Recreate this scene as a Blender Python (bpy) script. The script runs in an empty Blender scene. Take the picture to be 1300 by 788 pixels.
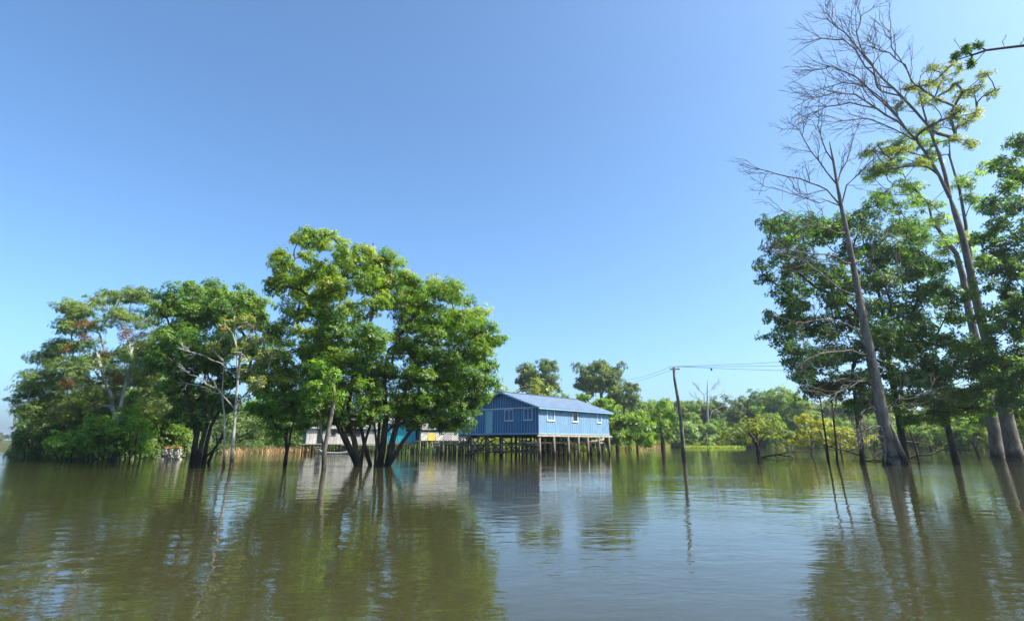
import bpy, math, random
import numpy as np
R = random.Random(11)
NR = np.random.default_rng(7)
S = bpy.context.scene
COL = S.collection
rad = math.radians

# ------------------------------------------------------------------ camera
F, CX, CY, HOR, CH = 700.0, 650.0, 349.0, 561.0, 1.6
PITCH = math.atan((HOR - CY) / F)
cd = bpy.data.cameras.new('camera'); cam = bpy.data.objects.new('camera', cd); COL.objects.link(cam)
cd.sensor_width = 36.0; cd.lens = 36.0 * F / 1300.0
cd.shift_y = -(394.0 - CY) / 1300.0
cd.clip_start = 0.1; cd.clip_end = 9000
cam.location = (0, 0, CH); cam.rotation_euler = (rad(90) + PITCH, 0, 0)
S.camera = cam

def ray(u, v):
    a = u - CX; b = CY - v
    return np.array([a, F*math.cos(PITCH) - b*math.sin(PITCH), F*math.sin(PITCH) + b*math.cos(PITCH)])
def P(u, v, D):                       # where a sight line meets the vertical plane y = D
    d = ray(u, v); return np.array([0, 0, CH]) + d * (D / d[1])
def G(u, v, z=0.0):                   # where a sight line meets the height z
    d = ray(u, v); return np.array([0, 0, CH]) + d * ((z - CH) / d[2])
def mpp(D): return D / 731.0

# ------------------------------------------------------------------ materials
def mat(name, base, rough=0.7, spec=0.3, noise=None, bump=None, metal=0.0, wave=None):
    """noise=(scale, colour2, stretch xyz), bump=(scale, distance, strength)"""
    m = bpy.data.materials.new(name); m.use_nodes = True
    nt = m.node_tree; n = nt.nodes; L = nt.links
    b = n['Principled BSDF']
    b.inputs['Base Color'].default_value = (*base, 1); b.inputs['Roughness'].default_value = rough
    b.inputs['Specular IOR Level'].default_value = spec; b.inputs['Metallic'].default_value = metal
    tc = n.new('ShaderNodeTexCoord')
    if noise:
        mp = n.new('ShaderNodeMapping'); mp.inputs['Scale'].default_value = noise[2] if len(noise) > 2 else (1, 1, 1)
        L.new(tc.outputs['Object'], mp.inputs[0])
        t = n.new('ShaderNodeTexNoise'); t.inputs['Scale'].default_value = noise[0]; t.inputs['Detail'].default_value = 6
        t.inputs['Roughness'].default_value = 0.65
        L.new(mp.outputs[0], t.inputs['Vector'])
        r = n.new('ShaderNodeValToRGB'); r.color_ramp.elements[0].position = .36; r.color_ramp.elements[1].position = .64
        r.color_ramp.elements[0].color = (*base, 1); r.color_ramp.elements[1].color = (*noise[1], 1)
        L.new(t.outputs[0], r.inputs[0]); L.new(r.outputs[0], b.inputs['Base Color'])
    if bump:
        mp2 = n.new('ShaderNodeMapping'); mp2.inputs['Scale'].default_value = bump[3] if len(bump) > 3 else (1, 1, 1)
        L.new(tc.outputs['Object'], mp2.inputs[0])
        t2 = n.new('ShaderNodeTexNoise'); t2.inputs['Scale'].default_value = bump[0]; t2.inputs['Detail'].default_value = 5
        L.new(mp2.outputs[0], t2.inputs['Vector'])
        bp = n.new('ShaderNodeBump'); bp.inputs['Distance'].default_value = bump[1]; bp.inputs['Strength'].default_value = bump[2]
        L.new(t2.outputs[0], bp.inputs['Height']); L.new(bp.outputs[0], b.inputs['Normal'])
    return m

def wet(m, top=.55):
    nt = m.node_tree; n = nt.nodes; L = nt.links; b = n['Principled BSDF']; src = b.inputs['Base Color'].links[0].from_socket
    g = n.new('ShaderNodeNewGeometry'); sx = n.new('ShaderNodeSeparateXYZ'); L.new(g.outputs['Position'], sx.inputs[0])
    tz = n.new('ShaderNodeTexNoise'); tz.inputs['Scale'].default_value = 1.3; L.new(g.outputs['Position'], tz.inputs['Vector'])
    ad = n.new('ShaderNodeMath'); ad.operation = 'MULTIPLY_ADD'; L.new(tz.outputs[0], ad.inputs[0]); ad.inputs[1].default_value = -.7; L.new(sx.outputs[2], ad.inputs[2])
    mr = n.new('ShaderNodeMapRange'); L.new(ad.outputs[0], mr.inputs[0]); mr.inputs[1].default_value = top-.35; mr.inputs[2].default_value = top+.25
    mr.inputs[3].default_value = .9; mr.inputs[4].default_value = 0
    mx = n.new('ShaderNodeMixRGB'); L.new(mr.outputs[0], mx.inputs[0]); L.new(src, mx.inputs[1]); mx.inputs[2].default_value = (.022, .016, .011, 1)
    L.new(mx.outputs[0], b.inputs['Base Color']); return m
def mottled(m, amt=.5, scale=.9, col=(.62, .60, .56)):
    nt = m.node_tree; n = nt.nodes; L = nt.links; b = n['Principled BSDF']; src = b.inputs['Base Color'].links[0].from_socket
    g = n.new('ShaderNodeNewGeometry'); t = n.new('ShaderNodeTexNoise'); t.inputs['Scale'].default_value = scale; t.inputs['Detail'].default_value = 7; t.inputs['Roughness'].default_value = .7
    L.new(g.outputs['Position'], t.inputs['Vector'])
    mr = n.new('ShaderNodeMapRange'); L.new(t.outputs[0], mr.inputs[0]); mr.inputs[1].default_value = .52; mr.inputs[2].default_value = .68; mr.inputs[4].default_value = amt
    mx = n.new('ShaderNodeMixRGB'); L.new(mr.outputs[0], mx.inputs[0]); L.new(src, mx.inputs[1]); mx.inputs[2].default_value = (*col, 1)
    L.new(mx.outputs[0], b.inputs['Base Color']); return m
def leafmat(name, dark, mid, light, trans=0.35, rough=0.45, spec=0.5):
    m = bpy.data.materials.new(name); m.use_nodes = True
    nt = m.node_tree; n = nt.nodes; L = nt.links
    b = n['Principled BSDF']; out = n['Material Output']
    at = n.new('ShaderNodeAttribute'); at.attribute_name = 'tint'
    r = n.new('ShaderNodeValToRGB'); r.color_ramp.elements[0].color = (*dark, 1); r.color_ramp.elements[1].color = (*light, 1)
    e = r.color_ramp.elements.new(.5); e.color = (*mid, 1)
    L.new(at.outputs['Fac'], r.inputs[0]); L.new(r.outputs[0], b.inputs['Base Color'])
    b.inputs['Roughness'].default_value = rough; b.inputs['Specular IOR Level'].default_value = spec
    mu = n.new('ShaderNodeMixRGB'); mu.blend_type = 'MULTIPLY'; mu.inputs[0].default_value = 1
    mu.inputs[2].default_value = (2.1, 2.2, .9, 1)
    L.new(r.outputs[0], mu.inputs[1])
    tr = n.new('ShaderNodeBsdfTranslucent'); L.new(mu.outputs[0], tr.inputs[0])
    mx = n.new('ShaderNodeMixShader'); mx.inputs[0].default_value = trans
    L.new(b.outputs[0], mx.inputs[1]); L.new(tr.outputs[0], mx.inputs[2]); L.new(mx.outputs[0], out.inputs[0])
    return m

LM = dict(
    main=leafmat('broad leaf', (0.040, 0.096, 0.010), (0.112, 0.208, 0.018), (0.328, 0.351, 0.039), .45),
    olive=leafmat('olive leaf', (0.085, 0.129, 0.019), (0.187, 0.227, 0.035), (0.356, 0.349, 0.068), .4),
    dark=leafmat('dark glossy leaf', (0.034, 0.082, 0.014), (0.075, 0.160, 0.022), (0.218, 0.303, 0.042), .36, .5, .4),
    bright=leafmat('bright leaf', (0.069, 0.156, 0.012), (0.147, 0.273, 0.024), (0.293, 0.415, 0.046), .45),
    feather=leafmat('feathery leaf', (0.066, 0.122, 0.025), (0.140, 0.212, 0.046), (0.281, 0.325, 0.075), .38),
    far=leafmat('forest leaf', (0.085, 0.144, 0.030), (0.160, 0.242, 0.046), (0.281, 0.342, 0.075), .35, .6, .3),
    fardark=leafmat('dark forest leaf', (0.063, 0.109, 0.036), (0.115, 0.168, 0.049), (0.188, 0.235, 0.068), .3, .6, .3),
    lime=leafmat('yellow leaf', (0.132, 0.150, 0.014), (0.265, 0.270, 0.024), (0.451, 0.381, 0.040), .45),
    pale=leafmat('pale airy leaf', (0.112, 0.181, 0.048), (0.187, 0.288, 0.068), (0.318, 0.393, 0.109), .45),
    rust=leafmat('rusty tuft', (0.100, 0.041, 0.019), (0.172, 0.069, 0.029), (0.260, 0.116, 0.047), .3, .8, .1),
    red=leafmat('red fruit', (0.132, 0.018, 0.018), (0.246, 0.045, 0.032), (0.340, 0.126, 0.081), .15),
    grass=leafmat('grass blade', (0.112, 0.181, 0.027), (0.244, 0.332, 0.041), (0.450, 0.483, 0.081), .35, .6, .2),
    reed=leafmat('dry reed', (0.224, 0.156, 0.077), (0.414, 0.273, 0.142), (0.620, 0.430, 0.257), .25, .7, .2),
)
BK = dict(
    dark=mat('dark bark', (.028, .022, .018), .85, .15, (3, (.085, .068, .052), (1, 1, .35)), (14, .03, .8, (1, 1, .3))),
    grey=mat('grey bark', (.075, .062, .050), .85, .15, (2.2, (.20, .172, .14), (1, 1, .3)), (12, .03, .8, (1, 1, .3))),
    pale=mat('pale bark', (.16, .148, .13), .8, .2, (2.5, (.36, .34, .305), (1, 1, .4)), (12, .02, .6, (1, 1, .3))),
    mid=mat('brown bark', (.11, .08, .055), .85, .15, (2.5, (.24, .19, .14), (1, 1, .3)), (12, .03, .8, (1, 1, .3))),
)
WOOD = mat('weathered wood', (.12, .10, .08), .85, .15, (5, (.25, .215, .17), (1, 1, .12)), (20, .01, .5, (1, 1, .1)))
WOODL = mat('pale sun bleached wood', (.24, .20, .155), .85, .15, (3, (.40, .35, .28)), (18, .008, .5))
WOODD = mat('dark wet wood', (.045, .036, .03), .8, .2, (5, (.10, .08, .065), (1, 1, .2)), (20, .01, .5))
for k_ in BK: wet(BK[k_], .5)
mottled(BK['grey'], .5, 1.4, (.30, .28, .24)); mottled(BK['mid'], .4, 1.4, (.25, .24, .2)); mottled(BK['pale'], .5, 1.6, (.22, .20, .17))
wet(WOOD, .25); wet(WOODD, .3); wet(WOODL, -.1)
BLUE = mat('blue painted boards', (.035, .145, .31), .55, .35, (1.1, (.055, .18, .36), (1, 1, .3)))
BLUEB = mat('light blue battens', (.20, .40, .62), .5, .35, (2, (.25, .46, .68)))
BLUES = mat('sunlit side blue boards', (.11, .215, .34), .6, .3, (.9, (.155, .27, .39), (1, 1, .25)))  # paler copy of the gable blue, sunlight on the long wall put into its colour
BLUESB = mat('sunlit side pale battens', (.26, .40, .53), .6, .3, (2, (.34, .47, .60)))  # battens of that wall, lightened in colour for the sun on them
TRIM = mat('pale trim paint', (.55, .62, .68), .55, .3, (3, (.68, .72, .75)))
DARKGL = mat('dark opening', (.012, .014, .016), .3, .5)
GLASSB = mat('blue shutter paint', (.05, .17, .34), .4, .4, (3, (.08, .22, .40)))
TEAL = mat('pale teal paint', (.22, .50, .56), .5, .4, (3, (.34, .60, .62)))
TURQ = mat('turquoise boards', (.03, .42, .50), .6, .3, (1.5, (.06, .50, .56), (1, 1, .3)))
YEL = mat('yellow paint', (.62, .48, .08), .6, .3, (2, (.70, .56, .14)))
WHITE = mat('white paint', (.70, .68, .64), .6, .3, (3, (.80, .78, .74)))
BRN = mat('brown stripe paint', (.12, .08, .06), .7, .3)
GREYB = mat('silvery unpainted boards', (.34, .32, .29), .85, .15, (1.8, (.50, .475, .435), (1, 1, .15)), (18, .01, .5, (1, 1, .1)))
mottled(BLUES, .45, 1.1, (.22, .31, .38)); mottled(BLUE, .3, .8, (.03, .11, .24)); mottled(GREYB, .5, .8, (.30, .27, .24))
ROOFB = mat('blue grey metal roof', (.13, .18, .26), .55, .35, (1.2, (.18, .24, .33)), None, .15)
mottled(ROOFB, .4, .7, (.22, .25, .28))
ROOFG = mat('grey roof sheet', (.13, .125, .12), .75, .2, (1.5, (.26, .245, .225)), None)
CONC = mat('pale brick', (.22, .20, .17), .85, .2, (2.5, (.42, .40, .36)))
TILE = mat('orange tile', (.50, .15, .07), .8, .2, (5, (.62, .24, .12)))
BLUEP = mat('blue plastic', (.02, .10, .45), .35, .5)
WIRE = mat('black cable', (.03, .03, .035), .5, .4)

# ------------------------------------------------------------------ object helpers
def tag(o, label=None, cat=None, group=None, kind=None):
    if label: o['label'] = label
    if cat: o['category'] = cat
    if group: o['group'] = group
    if kind: o['kind'] = kind
    return o
def empty(name, loc, rz=0.0, parent=None):
    o = bpy.data.objects.new(name, None); COL.objects.link(o)
    o.location = loc; o.rotation_euler = (0, 0, rz); o.parent = parent; o.empty_display_size = .3
    return o
def link_mesh(name, me, parent=None, loc=None):
    o = bpy.data.objects.new(name, me); COL.objects.link(o)
    if parent is not None: o.parent = parent
    if loc is not None: o.location = loc
    return o

class MB:
    def __init__(s): s.v = []; s.f = []; s.m = []; s.mats = []
    def mi(s, m):
        if m not in s.mats: s.mats.append(m)
        return s.mats.index(m)
    def poly(s, pts, faces, m):
        k = len(s.v); s.v += [tuple(map(float, p)) for p in pts]
        i = s.mi(m)
        for f in faces: s.f.append(tuple(k + a for a in f)); s.m.append(i)
    def box(s, x0, x1, y0, y1, z0, z1, m, j=0.0):
        p = [(x0,y0,z0),(x1,y0,z0),(x1,y1,z0),(x0,y1,z0),(x0,y0,z1),(x1,y0,z1),(x1,y1,z1),(x0,y1,z1)]
        if j: p = [(a+R.uniform(-j,j), b+R.uniform(-j,j), c+R.uniform(-j,j)) for a,b,c in p]
        s.poly(p, [(0,3,2,1),(4,5,6,7),(0,1,5,4),(1,2,6,5),(2,3,7,6),(3,0,4,7)], m)
    def bar(s, a, b, w, t, m, up=(0,0,1)):
        a = np.array(a, float); b = np.array(b, float); d = b-a; d /= np.linalg.norm(d)
        u = np.array(up, float)
        if abs(d@u) > .95: u = np.array([1.0,0,0])
        sd = np.cross(d, u); sd /= np.linalg.norm(sd); u = np.cross(sd, d)
        q = [sd*w/2*i + u*t/2*k for i, k in ((-1,-1),(1,-1),(1,1),(-1,1))]
        s.poly([a+x for x in q]+[b+x for x in q], [(0,1,2,3),(7,6,5,4),(0,4,5,1),(1,5,6,2),(2,6,7,3),(3,7,4,0)], m)
    def tube(s, pts, rs, m, n=8, cap=True):
        pts = [np.array(p, float) for p in pts]; k = len(s.v); i = s.mi(m); N = len(pts)
        ref = np.array([.31, .17, .93])
        for q in range(N):
            d = pts[min(q+1, N-1)] - pts[max(q-1, 0)]; d = d/(np.linalg.norm(d)+1e-9)
            a = np.cross(d, ref if abs(d@ref) < .9 else np.array([1.0, 0, 0])); a /= np.linalg.norm(a); b = np.cross(d, a)
            for c in range(n):
                t = 2*math.pi*c/n; s.v.append(tuple(pts[q] + rs[q]*(math.cos(t)*a + math.sin(t)*b)))
        for q in range(N-1):
            for c in range(n):
                e = (c+1) % n
                s.f.append((k+q*n+c, k+q*n+e, k+(q+1)*n+e, k+(q+1)*n+c)); s.m.append(i)
        if cap:
            s.f.append(tuple(k+c for c in range(n))[::-1]); s.m.append(i)
            s.f.append(tuple(k+(N-1)*n+c for c in range(n))); s.m.append(i)
    def mesh(s, name, smooth=False):
        me = bpy.data.meshes.new(name); me.from_pydata(s.v, [], s.f)
        for m in s.mats: me.materials.append(m)
        me.polygons.foreach_set('material_index', s.m)
        if smooth: me.polygons.foreach_set('use_smooth', [True]*len(s.f))
        me.update(); return me
    def build(s, name, parent=None, smooth=False, loc=None): return link_mesh(name, s.mesh(name, smooth), parent, loc)

def quads_mesh(name, V, tint, material):
    """V (n,4,3) quads, tint (n,)"""
    n = len(V); me = bpy.data.meshes.new(name)
    me.vertices.add(n*4); me.vertices.foreach_set('co', V.reshape(-1).astype(np.float32))
    me.loops.add(n*4); me.loops.foreach_set('vertex_index', np.arange(n*4, dtype=np.int32))
    me.polygons.add(n); me.polygons.foreach_set('loop_start', np.arange(0, n*4, 4, dtype=np.int32))
    me.polygons.foreach_set('loop_total', np.full(n, 4, dtype=np.int32))
    at = me.attributes.new('tint', 'FLOAT', 'FACE'); at.data.foreach_set('value', np.clip(tint, 0, 1).astype(np.float32))
    me.materials.append(material); me.update(calc_edges=True); return me

def norm(a): return a / (np.linalg.norm(a, axis=-1, keepdims=True) + 1e-9)

def spray_leaves(pos, dr, tint, per, L, W, droop=.35, fold=.12):
    """whorls of leaves: pos (n,3), dr (n,3) axis"""
    n = len(pos)
    ref = np.where(np.abs(dr[:, 2:3]) < .9, np.array([[0, 0, 1.0]]), np.array([[1.0, 0, 0]]))
    u = norm(np.cross(dr, ref)); v = np.cross(dr, u)
    ph = (np.arange(per)[None, :] * 2*math.pi/per + NR.uniform(0, 6.28, (n, 1)) + NR.normal(0, .35, (n, per)))[..., None]
    radial = np.cos(ph)*u[:, None] + np.sin(ph)*v[:, None]
    a = NR.uniform(.05, .8, (n, per, 1))
    d = norm(radial + a*dr[:, None] + np.array([0, 0, -1.0])*droop*NR.uniform(.3, 1.7, (n, per, 1)))
    nn = norm(dr[:, None] - .3*radial + NR.normal(0, .28, (n, per, 3)) + np.array([0, 0, .25]))
    side = norm(np.cross(d, nn)); nn = np.cross(side, d)
    l = L*NR.uniform(.65, 1.25, (n, per, 1)); w = W*NR.uniform(.75, 1.2, (n, per, 1))
    base = pos[:, None] + d*l*.12
    tip = base + d*l - nn*l*.12
    mid = base + d*l*.48 + nn*l*fold*.6
    V = np.stack([base, mid + side*w/2, tip, mid - side*w/2], axis=2).reshape(-1, 4, 3)
    T = (tint[:, None] + NR.normal(0, .13, (n, per))).reshape(-1)
    return V, T

def clump_points(blobs, dens, flat=.8, sub=7, subr=.48, twigs=None, up=.55):
    """blobs: list of (centre, radius). Returns spray positions, axes, tint; fills twigs with sub-clump ends."""
    PP, DD, TT = [], [], []
    for c, r in blobs:
        c = np.array(c); bt = NR.normal(0, .10)
        k = max(3, int(sub*NR.uniform(.8, 1.25)))
        sd = norm(NR.normal(0, 1, (k, 3))); sd[:, 2] = sd[:, 2]*flat
        sc = c + sd*r*NR.uniform(.35, .95, (k, 1))
        for q in range(k):
            rr = r*subr*NR.uniform(.65, 1.25)
            m = max(3, int(dens*rr*rr*NR.uniform(.8, 1.2)))
            g = norm(NR.normal(0, 1, (m, 3))); g[:, 2] = np.where(g[:, 2] < -.2, g[:, 2]*.5, g[:, 2])
            off = g*rr*NR.uniform(.25, 1, (m, 1))**.6; off[:, 2] *= flat
            PP.append(sc[q]+off)
            DD.append(norm(g + .5*norm((sc[q]-c)[None]) + np.array([0, 0, up]) + NR.normal(0, .25, (m, 3))))
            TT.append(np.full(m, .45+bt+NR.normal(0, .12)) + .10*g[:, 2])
            if twigs is not None: twigs.append((c, sc[q], sc[q]+off[:4]))
    return np.concatenate(PP), np.concatenate(DD), np.concatenate(TT)

# skeleton graph for trunks and limbs
class Skel:
    def __init__(s): s.p = []; s.par = []; s.rmin = []
    def add(s, p, par, r=0.0): s.p.append(np.array(p, float)); s.par.append(par); s.rmin.append(r); return len(s.p)-1
    def path(s, pts, rs, par=-1):
        for q in range(len(pts)): par = s.add(pts[q], par, rs[q])
        return par
    def limb(s, par, end, wob=.08, seg=4, sag=0.0, r=0.0):
        a = s.p[par]; b = np.array(end, float); L = np.linalg.norm(b-a)
        if s.par[par] >= 0:
            d0 = s.p[par]-s.p[s.par[par]]; d0 = d0/(np.linalg.norm(d0)+1e-9)
        else: d0 = np.array([0, 0, 1.0])
        c = a + d0*L*.35 + np.array([0, 0, L*.06])
        idx = par
        for q in range(1, seg+1):
            t = q/seg; p = (1-t)**2*a + 2*t*(1-t)*c + t*t*b
            if q < seg: p = p + NR.normal(0, wob*L/seg, 3)
            idx = s.add(p, idx, r)
        return idx
    def nearest(s, p, lo=0):
        A = np.array(s.p[lo:]); d = A - p
        cost = np.linalg.norm(d, axis=1) + 1.6*np.maximum(0, d[:, 2] + .15*np.linalg.norm(d, axis=1))
        cost[:1] += 50
        return lo + int(np.argmin(cost))
    def mesh(s, name, material, rt=.02, e=2.4, n=6, rmax=9):
        N = len(s.p); acc = np.zeros(N); kids = [[] for _ in range(N)]
        for i, q in enumerate(s.par):
            if q >= 0: kids[q].append(i)
        rr = np.zeros(N)
        for i in range(N-1, -1, -1):
            v = sum(rr[k]**e for k in kids[i])
            rr[i] = min(rmax, max(rt, v**(1/e)*1.02 if kids[i] else rt))
            if s.rmin[i] > 0: rr[i] = s.rmin[i]
        mb = MB()
        starts = [(i, None) for i in range(N) if s.par[i] < 0]
        while starts:
            i, frm = starts.pop()
            pts, rs = [], []
            if frm is not None: pts.append(s.p[frm]); rs.append(min(rr[frm], rr[i]*1.25))
            j = i
            while True:
                pts.append(s.p[j]); rs.append(rr[j])
                if not kids[j]: break
                ks = sorted(kids[j], key=lambda k: -rr[k]); 
                for k in ks[1:]: starts.append((k, j))
                j = ks[0]
            rs[-1] *= .5
            if len(pts) > 1:
                big = max(rs); mb.tube(pts, rs, material, 10 if big > .25 else (6 if big > .05 else 4), cap=False)
        return mb.mesh(name, True)

def copy_tree(root, loc, rz, sc):
    c = root.copy(); COL.objects.link(c); c.location = loc; c.rotation_euler = (0, 0, rz); c.scale = sc
    for ch in root.children:
        d = ch.copy(); COL.objects.link(d); d.parent = c
    return c

def make_tree(name, label, group, stems, blobs, leaf, bark, dens=9, per=7, L=.26, W=.10, flat=.8, droop=.35,
              sub=7, subr=.48, rt=.012, twig=True, extra=None, fruit=None, cat='tree', rmax=9, bare=None, tf=None, up=.55, e=3.0, sparse=1.0):
    """stems: list of (points, radii) in world space. All children sit in the root's frame."""
    o = np.array([stems[0][0][0][0], stems[0][0][0][1], 0.0])
    root = empty(name, o); tag(root, label, cat, group)
    sk = Skel()
    for pts, rs in stems:
        sk.path([np.array(p)-o for p in pts], rs)
    bl = [(np.array(c)-o, r) for c, r in blobs]; dens *= 2.3; subr *= 1.1
    top = np.mean([s[0][-1] for s in stems], axis=0)-o
    for c, r in sorted(bl, key=lambda b: np.linalg.norm(b[0]-top)):
        sk.limb(sk.nearest(c), c, seg=max(2, min(6, int(np.linalg.norm(c-sk.p[sk.nearest(c)])/1.2)+2)))
    tw = []
    if bl:
        pp, dd, tt = clump_points(bl, dens, flat, sub, subr, tw, up)
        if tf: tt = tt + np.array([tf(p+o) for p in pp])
        if twig:
            for c, sc, ends in tw:
                k = sk.nearest(c); k = sk.limb(k, sc, seg=2, wob=.15)
                for e_ in ends[:3]: sk.add(e_, k)
        V, T = spray_leaves(pp, dd, tt, per, L, W, droop)
        if extra: V2, T2 = extra(o); V = np.concatenate([V, V2]); T = np.concatenate([T, T2])
        link_mesh('crown', quads_mesh('crown', V, T, leaf), root)
        if fruit:
            cnt, size, fm, sel = fruit
            cand = pp if sel is None else pp[[bool(sel(p+o)) for p in pp]]
            if len(cand):
                q = cand[NR.integers(0, len(cand), cnt)] + NR.normal(0, .12, (cnt, 3))
                V, T = spray_leaves(q, norm(NR.normal(0, 1, (cnt, 3))), np.full(cnt, .5), 5, size, size*.8, .1)
                f = link_mesh('blossom', quads_mesh('blossom', V, T, fm), root); f['kind'] = 'stuff'
    if bare:
        bare(sk, o)
    link_mesh('trunk', sk.mesh('trunk', bark, rt, e, rmax=rmax), root)
    return root

def B(lst, D, depth, grow=1.0, layers=2, jit=.5):
    """pixel blobs -> world blobs in two depth layers around D"""
    us = [b[0] for b in lst]; uc = (min(us)+max(us))/2; hw = (max(us)-min(us))/2+1e-6; out = []
    for b in lst:
        u, v, r = b[:3]
        dep = depth*math.sqrt(max(.15, 1-((u-uc)/hw)**2*.85))
        for l in range(layers):
            s = -1 if l == 0 else 1
            dy = s*dep*R.uniform(.15, 1) if layers > 1 else R.uniform(-dep, dep)
            if len(b) > 3: dy = b[3]+dy*.4
            uu = u+R.uniform(-jit, jit)*r; vv = v+R.uniform(-jit, jit)*r*.6
            if l == 1: uu = uc+(uu-uc)*.93; vv += 4
            out.append((P(uu, vv, D+dy), r*grow*mpp(D+dy)*R.uniform(.85, 1.1)))
    return out

def stem(pix, D, w, below=1.0):
    """pix [(u,v)...] from base up, at depth D (or third value), w pixel widths -> points, radii; extended under the water"""
    pts = [P(p[0], p[1], D if len(p) < 3 else D+p[2]) for p in pix]
    cs = 1/math.sqrt(1+((pix[0][0]-650)/731)**2); rs = [q*.5*mpp(D)*cs*.92 for q in w]
    if below < 0: return pts, rs
    b = pts[0].copy(); b[2] = -below; d = pts[0]-pts[1]; b[0] += d[0]/(abs(d[2])+1e-6)*below*.6
    return [b]+pts, [rs[0]*1.15]+rs
def baseD(v): return G(650, v)[1]

# ------------------------------------------------------------------ render, sky, sun
S.render.engine = 'CYCLES'
S.view_settings.view_transform = 'Standard'; S.view_settings.look = 'None'; S.view_settings.gamma = 1; S.view_settings.exposure = 1.0
S.cycles.use_denoising = True; S.cycles.max_bounces = 7; S.cycles.diffuse_bounces = 3; S.cycles.glossy_bounces = 3
S.cycles.transmission_bounces = 3; S.cycles.transparent_max_bounces = 6; S.cycles.use_adaptive_sampling = True
S.cycles.adaptive_threshold = .02; S.cycles.sample_clamp_indirect = 6
SUN_AZ, SUN_EL = rad(101), rad(47)          # azimuth clockwise from the view direction
w = bpy.data.worlds.new('World'); S.world = w; w.use_nodes = True
bg = w.node_tree.nodes['Background']; sky = w.node_tree.nodes.new('ShaderNodeTexSky'); sky.sky_type = 'NISHITA'
sky.sun_disc = False; sky.sun_elevation = SUN_EL; sky.sun_rotation = SUN_AZ
sky.air_density = .75; sky.dust_density = 2.6; sky.ozone_density = 5.0; sky.altitude = 0
tn = w.node_tree.nodes.new('ShaderNodeMixRGB'); tn.blend_type = 'MULTIPLY'; tn.inputs[0].default_value = 1; tn.inputs[2].default_value = (.83, 1.03, 1.06, 1)
w.node_tree.links.new(sky.outputs[0], tn.inputs[1]); w.node_tree.links.new(tn.outputs[0], bg.inputs[0]); bg.inputs[1].default_value = .15
ld = bpy.data.lights.new('sun', 'SUN'); lo = bpy.data.objects.new('sun', ld); COL.objects.link(lo)
ld.energy = 5.0; ld.angle = rad(.5); ld.color = (1, .95, .86)
sv = np.array([math.sin(SUN_AZ)*math.cos(SUN_EL), math.cos(SUN_AZ)*math.cos(SUN_EL), math.sin(SUN_EL)])
from mathutils import Vector
lo.rotation_euler = Vector(sv).to_track_quat('Z', 'Y').to_euler(); lo.location = (60, -10, 60)

# ------------------------------------------------------------------ water and ground
def water_material():
    m = bpy.data.materials.new('river water'); m.use_nodes = True
    nt = m.node_tree; n = nt.nodes; L = nt.links; b = n['Principled BSDF']
    b.inputs['IOR'].default_value = 1.33; b.inputs['Roughness'].default_value = .02
    tc = n.new('ShaderNodeTexCoord')
    def noise(scale, detail, stretch=(1, 1, 1), rot=0.0, rough=.5):
        mp = n.new('ShaderNodeMapping'); mp.inputs['Scale'].default_value = stretch; mp.inputs['Rotation'].default_value = (0, 0, rot)
        L.new(tc.outputs['Object'], mp.inputs[0])
        t = n.new('ShaderNodeTexNoise'); t.inputs['Scale'].default_value = scale; t.inputs['Detail'].default_value = detail
        t.inputs['Roughness'].default_value = rough
        L.new(mp.outputs[0], t.inputs['Vector']); return t.outputs[0]
    def math_(op, a, c):
        k = n.new('ShaderNodeMath'); k.operation = op
        for i, x in enumerate((a, c)):
            if isinstance(x, (int, float)): k.inputs[i].default_value = x
            else: L.new(x, k.inputs[i])
        return k.outputs[0]
    def ramp(x, lo_, hi):
        k = n.new('ShaderNodeMapRange'); k.interpolation_type = 'SMOOTHSTEP'; k.inputs[1].default_value = lo_; k.inputs[2].default_value = hi
        L.new(x, k.inputs[0]); return k.outputs[0]
    r = n.new('ShaderNodeValToRGB'); r.color_ramp.elements[0].color = (.032, .032, .013, 1); r.color_ramp.elements[1].color = (.048, .044, .018, 1)
    L.new(noise(.12, 3), r.inputs[0]); L.new(r.outputs[0], b.inputs['Base Color'])
    mask = ramp(noise(.055, 3, (1, 1.8, 1)), .46, .62)
    swell = math_('MULTIPLY', noise(.28, 2, (1, 1.5, 1), .3), .06)
    mid = math_('MULTIPLY', noise(1.1, 3, (1, 1.6, 1), -.2), .045)
    fine = math_('MULTIPLY', math_('MULTIPLY', noise(4.2, 3, (1, 1.5, 1), .15), .018), math_('ADD', math_('MULTIPLY', mask, 1.5), .30))
    # old boat wake that crosses the open water on the left
    mp = n.new('ShaderNodeMapping'); mp.inputs['Rotation'].default_value = (0, 0, rad(62)); L.new(tc.outputs['Object'], mp.inputs[0])
    wv = n.new('ShaderNodeTexWave'); wv.inputs['Scale'].default_value = .34; wv.inputs['Distortion'].default_value = 9
    wv.inputs['Detail'].default_value = 2; wv.inputs['Detail Scale'].default_value = .7; L.new(mp.outputs[0], wv.inputs['Vector'])
    sx = n.new('ShaderNodeSeparateXYZ'); L.new(tc.outputs['Object'], sx.inputs[0])
    left = ramp(math_('ADD', math_('MULTIPLY', sx.outputs[0], -1.0), math_('MULTIPLY', sx.outputs[1], -.35)), -4, 9)
    wake = math_('MULTIPLY', math_('MULTIPLY', wv.outputs[1], math_('MULTIPLY', left, ramp(noise(.11, 3), .42, .62))), .04)
    h = math_('ADD', math_('ADD', swell, mid), math_('ADD', fine, wake))
    bp = n.new('ShaderNodeBump'); bp.inputs['Strength'].default_value = 1; bp.inputs['Distance'].default_value = .24
    L.new(h, bp.inputs['Height']); L.new(bp.outputs[0], b.inputs['Normal'])
    return m
mb = MB(); e = 4500
mb.poly([(-e, -e, 0), (e, -e, 0), (e, e, 0), (-e, e, 0)], [(0, 1, 2, 3)], water_material())
tag(mb.build('water'), kind='structure')

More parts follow.
